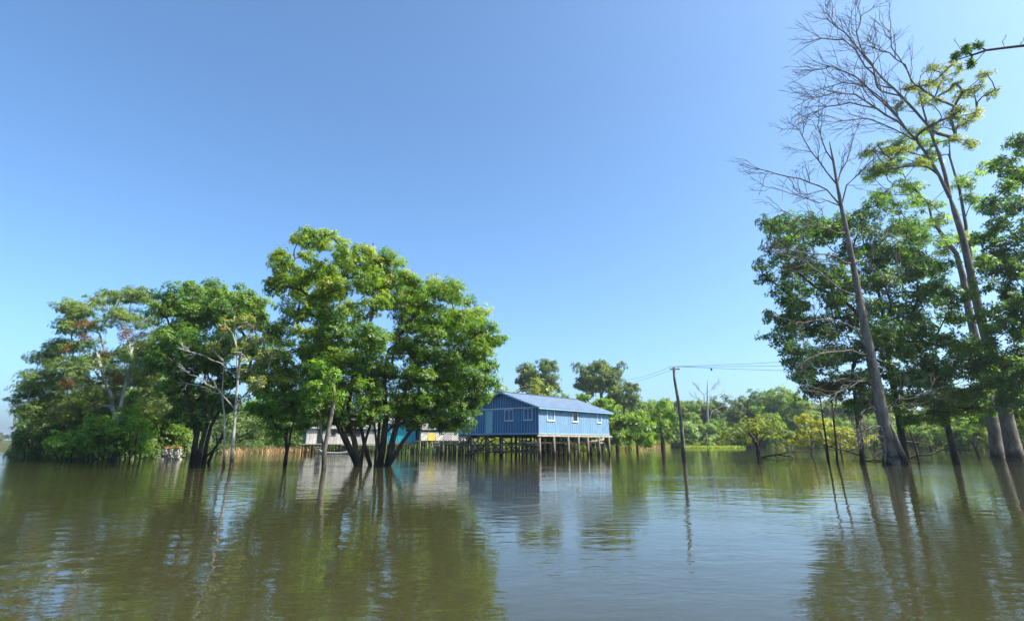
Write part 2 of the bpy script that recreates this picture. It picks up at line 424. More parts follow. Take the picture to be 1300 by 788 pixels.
SH = [(-900, 600), (-300, 95), (0, 100), (20, 70), (60, 60), (150, 57), (235, 62), (262, 88), (330, 92), (480, 98), (600, 104), (700, 112), (790, 135),
      (850, 175), (1000, 178), (1080, 150), (1180, 125), (1300, 105), (1500, 80), (2200, 60)]
def shore_u(u):
    for (a, x), (b_, y) in zip(SH, SH[1:]):
        if a <= u <= b_: return x + (y-x)*(u-a)/(b_-a)
    return SH[-1][1] if u > 0 else SH[0][1]
def shoreY(x, y):                      # forward distance of the bank along the line through (x, y)
    if y < 1: return 1e9
    return shore_u(CX + 731*x/y)
na, nr = 240, 90
rsd = np.concatenate([[0], np.geomspace(4, 4400, nr-1)])
V, FF = [], []
for i in range(nr):
    for k in range(na):
        t = 2*math.pi*k/na; x = rsd[i]*math.sin(t); y = rsd[i]*math.cos(t)
        if y > 1:
            dlt = (y - shoreY(x, y))
        else: dlt = -200
        n_ = math.sin(x*.31+y*.17)*.5+math.sin(x*.11-y*.23+1)*.5
        h = -1.6 + 2.0/(1+math.exp(-max(-30, min(30, (dlt+n_*1.5)/2.0)))) + (.12*n_ if dlt > 3 else 0) + max(0, min(3, dlt*.006))
        V.append((x, y, h))
for i in range(nr-1):
    for k in range(na):
        k2 = (k+1) % na; FF.append((i*na+k, (i+1)*na+k, (i+1)*na+k2, i*na+k2))
mb = MB(); mb.poly(V, FF, mat('muddy bank', (.075, .06, .035), .9, .1, (.25, (.06, .09, .025)), (3, .1, .6)))
tag(mb.build('ground', smooth=True), kind='structure')

# ------------------------------------------------------------------ houses
def wall_hit(u, v, O, d):              # pixel -> (distance along wall, height)
    r = ray(u, v); nx, ny = -d[1], d[0]
    t = (nx*O[0]+ny*O[1]) / (nx*r[0]+ny*r[1])
    p = np.array([0, 0, CH]) + r*t
    return (p[0]-O[0])*d[0]+(p[1]-O[1])*d[1], p[2]

# the blue house: local x runs along the long sunlit wall, local y along the gable wall
N0 = G(684.3, 580.6); AZ = 50.0
A = np.array([math.cos(rad(AZ)), math.sin(rad(AZ))]); Bv = np.array([-A[1], A[0]])
LA = wall_hit(773, 540, N0, A)[0]; LB = wall_hit(597.5, 540, N0, Bv)[0]
ZF = wall_hit(684.3, 550.5, N0, A)[1]; ZE = wall_hit(684.3, 516, N0, A)[1]; ZR = ZE + LB*.5*.345
print('blue house', N0, LA, LB, ZF, ZE, ZR)
bh = empty('stilt_house', (N0[0], N0[1], 0), rad(AZ))
tag(bh, 'blue timber house with blue grey metal roof standing on posts over the water', 'house')
T = .08
def gable_h(y): return ZE + (ZR-ZE)*(1-abs(y-LB/2)/(LB/2))
# long wall facing the sun
def board_wall(name, origin, ax, L, z0, ztop, m, mbat, parent, step=.42, bw=.045, thick=T, holes=(), out=-1, trim=None):
    """vertical boards with battens. ax 'x' or 'y': wall runs along it; out=+-1 side the battens stand on"""
    mb = MB(); n = max(1, int(round(L/step))); xs = [L*i/n for i in range(n+1)]
    def put(s0, s1, d0, d1, z0_, z1a, z1b, mm):
        d0, d1 = min(d0, d1), max(d0, d1)
        if ax == 'x': p = [(s0,d0,z0_),(s1,d0,z0_),(s1,d1,z0_),(s0,d1,z0_),(s0,d0,z1a),(s1,d0,z1b),(s1,d1,z1b),(s0,d1,z1a)]
        else: p = [(d0,s0,z0_),(d1,s0,z0_),(d1,s1,z0_),(d0,s1,z0_),(d0,s0,z1a),(d1,s0,z1a),(d1,s1,z1b),(d0,s1,z1b)]
        p = [(a+origin[0], b+origin[1], c) for a, b, c in p]
        mb.poly(p, [(0,3,2,1),(4,5,6,7),(0,1,5,4),(1,2,6,5),(2,3,7,6),(3,0,4,7)], mm)
    for a, b in zip(xs, xs[1:]):
        segs = [(a, b)]
        cuts = sorted({a, b, L/2 if a < L/2 < b else a, *[h for hh in holes for h in hh[:2] if a < h < b]})
        for s0, s1 in zip(cuts, cuts[1:]):
            md = (s0+s1)/2; lo_ = z0; hole = [h for h in holes if h[0] < md < h[1]]
            if hole:
                h = hole[0]
                if h[2] > z0+.01: put(s0, s1, 0, -out*thick, z0, h[2], h[2], m)
                lo_ = h[3]
            put(s0, s1, 0, -out*thick, lo_, ztop(s0), ztop(s1), m)
    for x in xs:
        x0 = max(0, x-bw/2); x1 = min(L, x+bw/2)
        parts = [(z0, ztop((x0+x1)/2)-.02)]
        for h in holes:
            if h[0]-.1 < x < h[1]+.1:
                parts = [(z0, h[2]-.07), (h[3]+.07, parts[-1][1])]
        for p, q in parts:
            if q-p > .05: put(x0, x1, out*.002, out*.028, p, q, q, mbat)
    return mb.build(name, parent)

def opening(name, parent, ax, s0, s1, z0, z1, off, out, fill, fr, fw=.07, mull=False, sill=True, handle=False):
    """window or door with its frame; the leaf or pane sits behind the frame"""
    def bx(mb, a, b, d0, d1, c, d, m):
        d0, d1 = min(d0, d1), max(d0, d1)
        if ax == 'x': mb.box(a, b, off+d0, off+d1, c, d, m)
        else: mb.box(off+d0, off+d1, a, b, c, d, m)
    mb = MB(); bx(mb, s0+.01, s1-.01, -out*.05, -out*.02, z0+.01, z1-.01, fill); o = mb.build(name, parent)
    mb = MB()
    bx(mb, s0-fw, s0, out*.001, out*.045, z0-fw, z1+fw, fr); bx(mb, s1, s1+fw, out*.001, out*.045, z0-fw, z1+fw, fr)
    bx(mb, s0, s1, out*.001, out*.045, z1, z1+fw, fr); bx(mb, s0, s1, out*.001, out*.045, z0-fw, z0, fr)
    if mull: bx(mb, (s0+s1)/2-.025, (s0+s1)/2+.025, -out*.018, out*.03, z0, z1, fr)
    mb.build('frame', o)
    if sill:
        mb = MB(); bx(mb, s0-fw-.05, s1+fw+.05, out*.002, out*.11, z0-fw-.05, z0-fw-.002, fr); mb.build('sill', o)
    return o

long_open = []
for (u0, v0, u1, v1) in ((694.8, 519.3, 703.3, 532.8), (727, 521.5, 733, 534.6), (758.3, 524.2, 762.8, 535.6)):
    a0, za = wall_hit(u0, v0, N0, A); a1, zb = wall_hit(u1, v1, N0, A); long_open.append((a0, a1, zb, za))
gab_open = []
for (u0, v0, u1, v1) in ((665.5, 519, 675.2, 533), (641.3, 521, 651.2, 534.6), (616.7, 524, 625.3, 551)):
    b0, za = wall_hit(u1, v0, N0, Bv); b1, zb = wall_hit(u0, v1, N0, Bv); gab_open.append((b0, b1, zb, za))
zmean = sum(h[2] for h in long_open)/3; ztm = sum(h[3] for h in long_open)/3
long_open = [(h[0], h[1], zmean, ztm) for h in long_open]
gab_open = [(h[0], h[1], ZF+.12 if i == 2 else zmean, ztm) for i, h in enumerate(gab_open)]
print(long_open, gab_open)
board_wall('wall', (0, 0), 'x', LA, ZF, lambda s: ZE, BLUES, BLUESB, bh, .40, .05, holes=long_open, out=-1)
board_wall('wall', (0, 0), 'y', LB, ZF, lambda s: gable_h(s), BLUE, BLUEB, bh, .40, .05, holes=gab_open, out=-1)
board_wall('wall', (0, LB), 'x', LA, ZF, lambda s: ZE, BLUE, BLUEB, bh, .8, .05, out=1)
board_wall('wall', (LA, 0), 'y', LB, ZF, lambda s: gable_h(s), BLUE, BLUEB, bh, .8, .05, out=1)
for i, h in enumerate(long_open):
    o = opening('window', bh, 'x', *h, 0, -1, (GLASSB, DARKGL, GLASSB)[i], TRIM, fw=.10, mull=(i == 0))
    if i == 1: o['label'] = 'open dark window'
for i, h in enumerate(gab_open[:2]): opening('window', bh, 'y', *h, 0, -1, BLUE, TRIM, mull=True)
dr_ = opening('door', bh, 'y', *gab_open[2], 0, -1, TEAL, BLUEB, sill=False)
mb = MB(); mb.box(-.03, .02, gab_open[2][0]+.1, gab_open[2][0]+.2, ZF+1.0, ZF+1.06, WOODD); mb.build('handle', dr_)
mb = MB()                                             # trim boards
mb.box(-.05, -.030, -.02, LB+.02, ZE-.10, ZE+.02, TRIM)
mb.box(-.048, -.0, -.052, -.001, ZF, ZE-.1, BLUES); mb.box(-.05, -.031, .002, LB, ZF-.02, ZF+.12, BLUEB)
mb.box(.01, LA, -.052, -.030, ZF+.001, ZF+.09, BLUESB)
mb.build('trim_board', bh)
ov = .55                                              # corrugated roof, two slopes
for sgn in (-1, 1):
    mb = MB(); nx_ = int((LA+1.1)/.125); sl = (ZR-ZE)/(LB/2)
    y_in, y_out = LB/2, (LB/2) + sgn*(LB/2+ov); V_, Fc = [], []
    for i in range(nx_+1):
        x = -.55 + i*.125; dz = .022*math.cos(i*math.pi)+.09
        V_ += [(x, y_in, ZR+dz), (x, (y_in+y_out)/2, ZR - sl*(LB/2+ov)/2+dz-.03), (x, y_out, ZR - sl*(LB/2+ov)+dz)]
    for i in range(nx_):
        for k in (0, 1): Fc.append((3*i+k, 3*i+3+k, 3*i+4+k, 3*i+1+k))
    mb.poly(V_, Fc, ROOFB); rf = mb.build('roof', bh)
    for x in (-.55, LA+.5):
        mb = MB(); mb.bar((x, y_in, ZR), (x, y_out, ZR - sl*(LB/2+ov)), .04, .16, BLUEB); mb.build('barge_board', rf)
    if sgn < 0:
        mb = MB(); mb.bar((-.5, y_out+.04, ZR - sl*(LB/2+ov)-.01), (LA+.5, y_out+.04, ZR - sl*(LB/2+ov)-.01), .03, .12, BLUEB); mb.build('fascia_board', rf)
        mb = MB(); mb.bar((-.6, LB/2, ZR+.13), (LA+.55, LB/2, ZR+.13), .36, .03, ROOFB); mb.build('ridge_cap', rf)
mb = MB(); mb.box(-.02, LA+.02, -.02, LB+.02, ZF-.07, ZF-.004, WOOD); mb.build('floor_deck', bh)
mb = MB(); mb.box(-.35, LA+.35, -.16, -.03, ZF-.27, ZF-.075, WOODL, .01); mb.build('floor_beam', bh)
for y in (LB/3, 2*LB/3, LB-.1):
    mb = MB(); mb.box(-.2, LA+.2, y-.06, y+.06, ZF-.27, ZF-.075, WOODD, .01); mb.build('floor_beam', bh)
for k, y in enumerate((.1, LB*.26, LB*.5, LB*.76, LB-.1)):
    mb = MB(); mb.box(-.30, LA*.1, y-.05, y+.05, ZF-.42, ZF-.274, WOODD, .01); mb.build('joist', bh)
def post(parent, x, y, zt, r=.10, m=WOOD, lean=.05, name='post'):
    mb = MB(); a, b_ = R.uniform(-lean, lean), R.uniform(-lean, lean)
    mb.tube([(x+a, y+b_, -1.3), (x+a*.5+R.uniform(-.02, .02), y+b_*.5, zt*.45), (x, y, zt)], [r*1.1, r*R.uniform(.9, 1.05), r*.92], m, 8)
    return mb.build(name, parent, True)
row0 = [wall_hit(u, 560, N0, A)[0] for u in (685.3, 702.3, 720.5, 733.6, 745.4, 759.5, 772.3)]
for x in row0: post(bh, x, -.09 if x > .3 else .05, ZF-.275 if x > .3 else ZF-.3, .155, WOOD)
for j, y in enumerate((LB*.27, LB*.52, LB*.76, LB-.12)):
    for i, x in enumerate([.1] + row0[1:]):
        if i and R.random() < .12: continue
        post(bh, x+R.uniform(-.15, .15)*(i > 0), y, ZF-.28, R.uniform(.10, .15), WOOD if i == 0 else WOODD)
for (y0, z0, y1, z1) in ((LB*.27, .6, LB*.52, 1.9), (LB*.62, 2.0, LB-.2, .3), (LB*.5, .4, LB*.76, 2.0)): mb = MB(); mb.bar((.2, y0, z0), (.25, y1, z1), .07, .12, WOODD); mb.build('brace', bh)
for x in (row0[2], row0[4]): mb = MB(); mb.bar((x, .2, .5), (x+.1, LB*.6, 1.8), .07, .1, WOODD); mb.build('brace', bh)
for k, (y0, z0, y1, z1) in enumerate(((.3, .5, LB*.5, .55), (LB*.5, .8, LB-.2, .7), (.2, 1.3, LB-.3, 1.25))):
    mb = MB(); mb.bar((.02, y0, z0), (.02, y1, z1), .08, .14, WOOD); mb.build('cross_timber', bh)
for k, (x0, x1, z_, y_) in enumerate(((0, LA*.6, .75, LB*.27), (LA*.3, LA, 1.1, LB*.52), (0, LA, .5, LB*.76), (0, LA*.8, 1.5, LB*.5))):
    mb = MB(); mb.bar((x0, y_, z_), (x1, y_+.1, z_+R.uniform(-.2, .2)), .08, .14, WOODD); mb.build('cross_timber', bh)
# landing and stairs at the door
mb = MB(); yd = (gab_open[2][0]+gab_open[2][1])/2
mb.box(-1.1, -.06, yd-.9, yd+.9, ZF-.16, ZF-.08, WOOD, .01); mb.build('landing', bh)
mb = MB()
for s in (-.9, .9): mb.bar((-.6, yd+.4+s*.45, ZF-.17), (-.6, yd+2.6+s*.45, .1), .06, .16, WOOD)
st = mb.build('stairs', bh)
for i in range(7):
    t = (i+.5)/7; mb = MB(); mb.box(-.95, -.25, yd+.4+2.2*t-.02, yd+.4+2.2*t+.2, ZF-.1-(ZF-.2)*t, ZF-.05-(ZF-.2)*t, WOODL); mb.build('step', st)
for x, y in ((-1.0, yd-.8), (-1.0, yd+.8), (-1.0, yd+2.0)): post(bh, x, y, ZF-.17, .07, WOODD)

def loc2w(x, y, z=0): return np.array([N0[0]+A[0]*x+Bv[0]*y, N0[1]+A[1]*x+Bv[1]*y, z])

# walkway behind and beside the house
def walkway(name, label, a, b, z, w, posts, m=WOODL, group=None, cat='walkway'):
    a = np.array(a[:2]); b = np.array(b[:2]); L = np.linalg.norm(b-a); ang = math.atan2(*(b-a)[::-1])
    r = empty(name, (a[0], a[1], 0), ang); tag(r, label, cat, group)
    mb = MB(); x = 0
    while x < L:
        q = R.uniform(.14, .2); mb.box(x, x+q, -w/2-R.uniform(0, .06), w/2+R.uniform(0, .06), z-.03+R.uniform(-.004, .004), z+R.uniform(0, .01), m); x += q+.012
    mb.build('deck', r)
    mb = MB()
    for s in (-1, 1): mb.box(0, L, s*(w/2-.06)-.04, s*(w/2-.06)+.04, z-.17, z-.036, WOODL, .006)
    mb.build('beam', r)
    for i in range(posts):
        for s in (-1, 1): post(r, L*(i+.3)/posts, s*(w/2-.08), z-.17, .06, WOOD, name='post')
    return r
walkway('walkway', 'low plank walkway on thin posts running under the blue house behind its front posts', loc2w(-.6, 1.7)[:2], loc2w(LA+.4, 1.7)[:2], 1.62, 1.0, 8)
walkway('walkway', 'plank walkway passing behind the far posts of the blue house', loc2w(-1.5, LB+1.6)[:2], loc2w(LA+1.0, LB+1.6)[:2], 1.35, 1.1, 8)
walkway('walkway', 'plank walkway joining the porch house to the blue house', P(556, 570, 77)[:2], loc2w(-.5, LB+1.0)[:2], 1.5, 1.0, 5)

def canoe(name, label, loc, rz, L, W, m, min_, tilt=0.0):
    r = empty(name, loc, rz); r.rotation_euler = (0, tilt, rz); tag(r, label, 'canoe', 'small wooden canoes')
    n = 14; V_, Fc = [], []; prof = [(-1, 1), (-.8, .45), (-.35, .08), (0, 0), (.35, .08), (.8, .45), (1, 1)]
    for i in range(n+1):
        t = i/n*2-1; wd = W/2*max(.03, (1-abs(t)**2.4)); rise = .42*abs(t)**3; h = .34
        for a, z in prof: V_.append((t*L/2, a*wd, z*h+rise))
    for i in range(n):
        for k in range(6): Fc.append((7*i+k, 7*i+7+k, 7*i+8+k, 7*i+k+1))
    mb = MB(); mb.poly(V_, Fc, m); h = mb.build('hull', r, True)
    md = h.modifiers.new('thick', 'SOLIDIFY'); md.thickness = .03; md.offset = 0
    for x in (-.25, .28): mb = MB(); mb.box(x*L-.1, x*L+.1, -W*.42, W*.42, .27, .30, min_); mb.build('bench', r)
    return r
c0 = loc2w(LA+.1, 3.5)
canoe('canoe', 'pale wooden canoe raised on posts with its prow past the blue house', (c0[0], c0[1], 1.45), rad(AZ-30), 5.2, .8, WOODL, WOOD)
for i in range(3):
    p = loc2w(LA+.8+i*.55, 2.7-i*.4); o = MB(); o.tube([(0, 0, -1.2), (.02, 0, .6), (0, 0, 1.5)], [.05, .045, .04], WOOD, 6)
    tag(o.build('mooring_post', None, True, (p[0], p[1], 0)), 'thin stake standing in the water under the raised canoe prow', 'stake', 'stakes under the canoe')
p = wall_hit(757.5, 553, N0, A)[0]; q = loc2w(p, 5.0)
# bucket on the walkway
mb = MB(); mb.tube([(0, 0, 0), (0, 0, .38)], [.17, .23], BLUEP, 14); mb.tube([(0, 0, .34), (0, 0, .39)], [.245, .245], BLUEP, 14)
bo = mb.build('bucket', None, True, (q[0], q[1], 1.36)); tag(bo, 'blue plastic bucket standing on the walkway under the blue house', 'bucket')
bo.location = (*loc2w(wall_hit(757.5, 553, N0, A)[0]-1.2, 1.9)[:2], 1.63)

def simple_house(name, label, u0, u1, D, vf, ve, vr, depth, wallm, batm, roofm, slope='front', az=0.0, side=None, openings=(), step=.5, postn=7, vwater=None, roof_over=.4):
    """house whose front wall faces the river; openings: (kind, u0, v0, u1, v1, fill, trim)"""
    a = P(u0, vf, D); ax = np.array([math.cos(rad(az)), math.sin(rad(az))])
    O = a[:2]; L = wall_hit(u1, vf, O, ax)[0]; zf = a[2]; ze = wall_hit(u0, ve, O, ax)[1]; zr = ze + (ve-vr)*mpp(D)
    r = empty(name, (O[0], O[1], 0), rad(az)); tag(r, label, 'house')
    hs = []
    for (k, x0, y0, x1, y1, fm, tm) in openings:
        s0, za = wall_hit(x0, y0, O, ax); s1, zb = wall_hit(x1, y1, O, ax); hs.append((s0, s1, zb if k != 'door' else zf+.05, za))
    board_wall('wall', (0, 0), 'x', L, zf, lambda s: ze, wallm, batm, r, step, .04, holes=hs, out=-1)
    board_wall('wall', (0, depth), 'x', L, zf, lambda s: ze, wallm, batm, r, 1.0, .04, out=1)
    gh = lambda s: ze + (zr-ze)*(1-abs(s-depth/2)/(depth/2))
    board_wall('wall', (0, 0), 'y', depth, zf, gh, side or wallm, side or batm, r, step, .04, out=-1)
    board_wall('wall', (L, 0), 'y', depth, zf, gh, wallm, batm, r, step, .04, out=1)
    for (k, x0, y0, x1, y1, fm, tm), h in zip(openings, hs): opening(k, r, 'x', *h, 0, -1, fm, tm, fw=.05, sill=(k == 'window'))
    sl = (zr-ze)/(depth/2); ro = roof_over
    for sg in (-1, 1):
        mb = MB(); yo = depth/2 + sg*(depth/2+ro); n = int((L+1)/.14); V_, Fc = [], []
        for i in range(n+1):
            x = -.5+i*.14; dz = .02*math.cos(i*math.pi)+.07
            V_ += [(x, depth/2, zr+dz), (x, yo, zr-sl*(depth/2+ro)+dz)]
        for i in range(n): Fc.append((2*i, 2*i+2, 2*i+3, 2*i+1))
        mb.poly(V_, Fc, roofm); mb.build('roof', r)
    mb = MB(); mb.box(-.05, L+.05, -.1, depth+.05, zf-.06, zf-.004, WOOD); mb.build('floor_deck', r)
    mb = MB(); mb.box(-.1, L+.1, -.12, -.02, zf-.22, zf-.064, WOODL); mb.build('floor_beam', r)
    for i in range(postn):
        for j, y in enumerate((-.02, depth*.5, depth-.1)):
            post(r, L*(i+.1)/(postn-.8)+R.uniform(-.15, .15), y, zf-.2 if j == 0 else zf-.07, R.uniform(.05, .09), WOOD if R.random() < .5 else WOODD)
    return r, L, zf, ze, zr, O, ax

def ladder(parent, x, y0, y1, z1, w=.7, n=5, m=WOOD):
    st = None; mb = MB()
    for s in (0, w): mb.bar((x+s, y0, z1), (x+s, y1, 0.0), .05, .12, m)
    st = mb.build('stairs', parent)
    for i in range(n):
        t = (i+.5)/n; mb = MB(); mb.box(x+.03, x+w-.03, y0+(y1-y0)*t-.12, y0+(y1-y0)*t+.12, z1*(1-t)-.02, z1*(1-t)+.03, WOODL); mb.build('step', st)

# grey board house on the left
r, L, zf, ze, zr, O, ax = simple_house('stilt_house', 'unpainted grey board house with grey roof seen behind the tree stems', 388, 478, 86, 563, 542.5, 530, 6.0,
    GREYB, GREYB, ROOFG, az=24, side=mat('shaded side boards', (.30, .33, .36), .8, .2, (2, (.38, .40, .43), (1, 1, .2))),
    openings=(('door', 404, 545.5, 408.3, 562.5, DARKGL, WOODD), ('window', 421.4, 545, 425.8, 551.5, DARKGL, WOODD), ('window', 452, 545, 457, 552, DARKGL, WOODD)), postn=11)
dx = wall_hit(404, 555, O, ax)[0]; ladder(r, dx-.3, -.4, -1.6, zf-.1)
mb = MB(); mb.box(-1.0, L*.5, -1.0, -.13, zf-.10, zf-.03, WOODL, .01); mb.build('porch_deck', r)
# turquoise house
r, L, zf, ze, zr, O, ax = simple_house('stilt_house', 'bright turquoise board house half hidden behind the forked tree', 488, 527, 80, 561, 537, 529, 6.5, TURQ, TURQ, ROOFG, az=4,
    openings=(('window', 515.5, 541, 520, 547.5, DARKGL, TURQ), ('window', 497, 541, 501, 548, TEAL, WHITE)), postn=5, step=.6)
# yellow and teal porch house
r, L, zf, ze, zr, O, ax = simple_house('stilt_house', 'yellow and teal porch house with a chevron striped white railing', 534, 597, 79.5, 559, 538, 527, 6.5, TEAL, WHITE, ROOFG, az=20,
    openings=(('door', 539, 543, 543, 559, YEL, YEL), ('window', 548, 541, 553.5, 549, TURQ, WHITE), ('window', 558, 541.5, 564, 549, DARKGL, YEL), ('window', 584, 541.5, 588, 552, DARKGL, WHITE)), postn=7, step=.7, roof_over=2.4)
py = -2.2                                             # porch in front
mb = MB(); mb.box(-1.2, L+.4, py, -.13, zf-.08, zf-.01, WOOD, .01); mb.build('porch_deck', r)
hr = .98
def rail_panel(x0, x1, kind):
    mb = MB(); n = max(2, int((x1-x0)/.19)); hw = (x1-x0)
    if kind == 'plain': mb.box(x0, x1, py-.04, py, zf, zf+hr, YEL)
    else:
        mb.box(x0, x1, py-.012, py, zf+.02, zf+hr-.02, WHITE)
        k = 0; x = x0-hr
        while x < x1:
            q = [(x, zf+.03), (x+.10, zf+.03), (x+.10+hr*.9, zf+hr-.03), (x+hr*.9, zf+hr-.03)]
            if kind == '/': q = [((x0+x1)-a, b) for a, b in q]
            # clip the stripe to the panel
            def clip(poly, f):
                o = []
                for i in range(len(poly)):
                    a, b = poly[i], poly[(i+1) % len(poly)]; fa, fb = f(a), f(b)
                    if fa >= 0: o.append(a)
                    if fa*fb < 0: t = fa/(fa-fb); o.append((a[0]+(b[0]-a[0])*t, a[1]+(b[1]-a[1])*t))
                return o
            q = clip(q, lambda p: p[0]-x0-.005)
            if q: q = clip(q, lambda p: x1-.005-p[0])
            if len(q) > 2:
                pts = [(a, py-.03, b) for a, b in q]+[(a, py-.014, b) for a, b in q]; m_ = len(q)
                mb.poly(pts, [tuple(range(m_))]+[(i, (i+1) % m_, m_+(i+1) % m_, m_+i) for i in range(m_)], (BRN, YEL, BRN)[k % 3] if x1 < L*.45 else BRN)
            x += .30; k += 1
    return mb.build('rail_panel', r)
xs = [wall_hit(u, 555, O+np.array([0, py]), ax)[0] for u in (527, 536, 546, 556, 566, 576, 586)]
for i, k in enumerate(('\\', 'plain', '\\', '/', '\\', '/')): rail_panel(xs[i], xs[i+1]-.05, k)
for x in xs:
    post(r, x-.02, py+.08, zf+hr+.1, .06, WOODL)
mb = MB(); mb.box(xs[0], xs[-1], py-.06, py+.05, zf+hr, zf+hr+.06, WHITE); mb.build('rail', r)
for x in (xs[1], xs[3], xs[5]):
    mb = MB(); mb.box(x+.08, x+.16, py+.04, py+.12, zf-.01, ze-.3, YEL if x == xs[1] else WHITE); mb.build('porch_post', r)
ladder(r, xs[2]-.5, py-.02, py-1.5, zf-.1, .9, 5, WOODL)
# small teal glazed room between the porch house and the blue house
r, L, zf, ze, zr, O, ax = simple_house('annex', 'small glazed room with pale teal panes beside the blue house', 582, 601, 73.5, 554.5, 536, 529.5, 3.2, TEAL, WHITE, ROOFG, az=0,
    openings=(('window', 583, 540.5, 588.5, 551.5, TEAL, WOODD), ('window', 590, 540.5, 596, 551.5, mat('pale pane', (.45, .62, .62), .15, .6), WOODD)), postn=4, step=.9)
r['category'] = 'shed'

# rubble heap on the left bank
o = G(213, 583); rr_ = empty('brick_heap', (o[0], o[1], 0)); tag(rr_, 'heap of pale bricks with orange tiles on top at the edge of the left bank', 'bricks')
mb = MB()
for k in range(4):
    for i in range(9-k):
        x = -1.1+.26*i+.13*k+R.uniform(-.04, .04); z = -.05+.26*k
        for y in (0, .35):
            if R.random() > .18: mb.box(x, x+R.uniform(.16, .24), y+R.uniform(-.1, .1), y+.30+R.uniform(-.1, .1), z+.002, z+R.uniform(.17, .235), CONC, .03)
mb.build('brick', rr_)
mb = MB()
for i in range(5): mb.box(-.5+.30*i, -.25+.30*i, .02, .4, 1.02+R.uniform(0, .03), 1.10+R.uniform(0, .06), TILE, .03)
mb.build('tile', rr_)

# white plank floating by the grey house
c = G(425, 576); canoe('canoe', 'long narrow whitish canoe moored in front of the grey house', (c[0], c[1], -.1), rad(2), 4.6, .7, mat('grey hull', (.30, .30, .29), .6, .3, (3, (.45, .45, .43))), WOOD)

# ------------------------------------------------------------------ poles and wires
bp_ = G(868, 580.5); D0 = bp_[1]
rp = empty('utility_pole', (bp_[0], bp_[1], 0)); tag(rp, 'leaning weathered wooden utility pole standing in the open water', 'utility pole')
pix = [(868, 580.5), (866.8, 560), (864, 530), (860.5, 505), (856.5, 482), (855, 466)]
pts = [P(u, v, D0)-np.array([*bp_[:2], 0]) for u, v in pix]; pts = [pts[0]+(pts[0]-pts[1])*.7]+pts
mb = MB(); mb.tube(pts, [.23, .22, .21, .19, .17, .15, .13], BK['grey'], 10); mb.build('shaft', rp, True)
tp = pts[-1]; mb = MB(); mb.box(tp[0]-.45, tp[0]+.65, tp[1]-.20, tp[1]-.12, tp[2]-.30, tp[2]-.16, WOODL); mb.build('crossarm', rp)
ends = []
for x in (-.38, .12, .55):
    mb = MB(); c_ = (tp[0]+x, tp[1]-.16); mb.tube([(*c_, tp[2]-.16), (*c_, tp[2]-.02), (*c_, tp[2]+.05)], [.03, .05, .03], WHITE, 8); mb.build('insulator', rp)
    ends.append(np.array([bp_[0]+c_[0], bp_[1]+c_[1], tp[2]+.05]))
def wire(a, b, sag, label, r=.016, knob=None):
    a = np.array(a); b = np.array(b); pts = [a*(1-t)+b*t-np.array([0, 0, sag*4*t*(1-t)]) for t in np.linspace(0, 1, 25)]
    pts = [p-a for p in pts]
    mb = MB(); mb.tube(pts, [r]*25, WIRE, 4); o = mb.build('overhead_wire', None, False, a); tag(o, label, 'wire', 'wires strung from the utility pole')
    if knob is not None:
        k = pts[knob]; mb = MB(); mb.tube([k+np.array([0, 0, -.28]), k+np.array([0, 0, -.14]), k+np.array([0, 0, .02])], [.04, .12, .04], WIRE, 8); mb.build('weight', o)
for i, (vr, vl) in enumerate(((455.0, 484), (460.5, 486), (467.5, 488))):
    far = P(1015, vr, 54); a = ends[i]; b = a + (far-a)*2.4
    wire(a, b, .25, ('upper wire running right from the pole into the trees', 'middle wire running right from the pole into the trees', 'lowest wire running right from the pole with a dark weight on it')[i], knob=3 if i == 2 else None)
for i, vl in enumerate((478, 482)):
    b = P(806, vl, 83); a = ends[i*2]; wire(a, a+(b-a)*1.5, .3, ('upper wire running left from the pole behind the big green trees', 'lower wire running left from the pole behind the big green trees')[i])
b2 = G(899, 574.5); mb = MB(); mb.tube([(0, 0, -1), (0, 0, 1.4), (.03, 0, P(899, 549, b2[1])[2])], [.09, .08, .07], WOOD, 8)
tag(mb.build('stake', None, True, (b2[0], b2[1], 0)), 'thin post standing alone in the water right of the utility pole', 'stake')

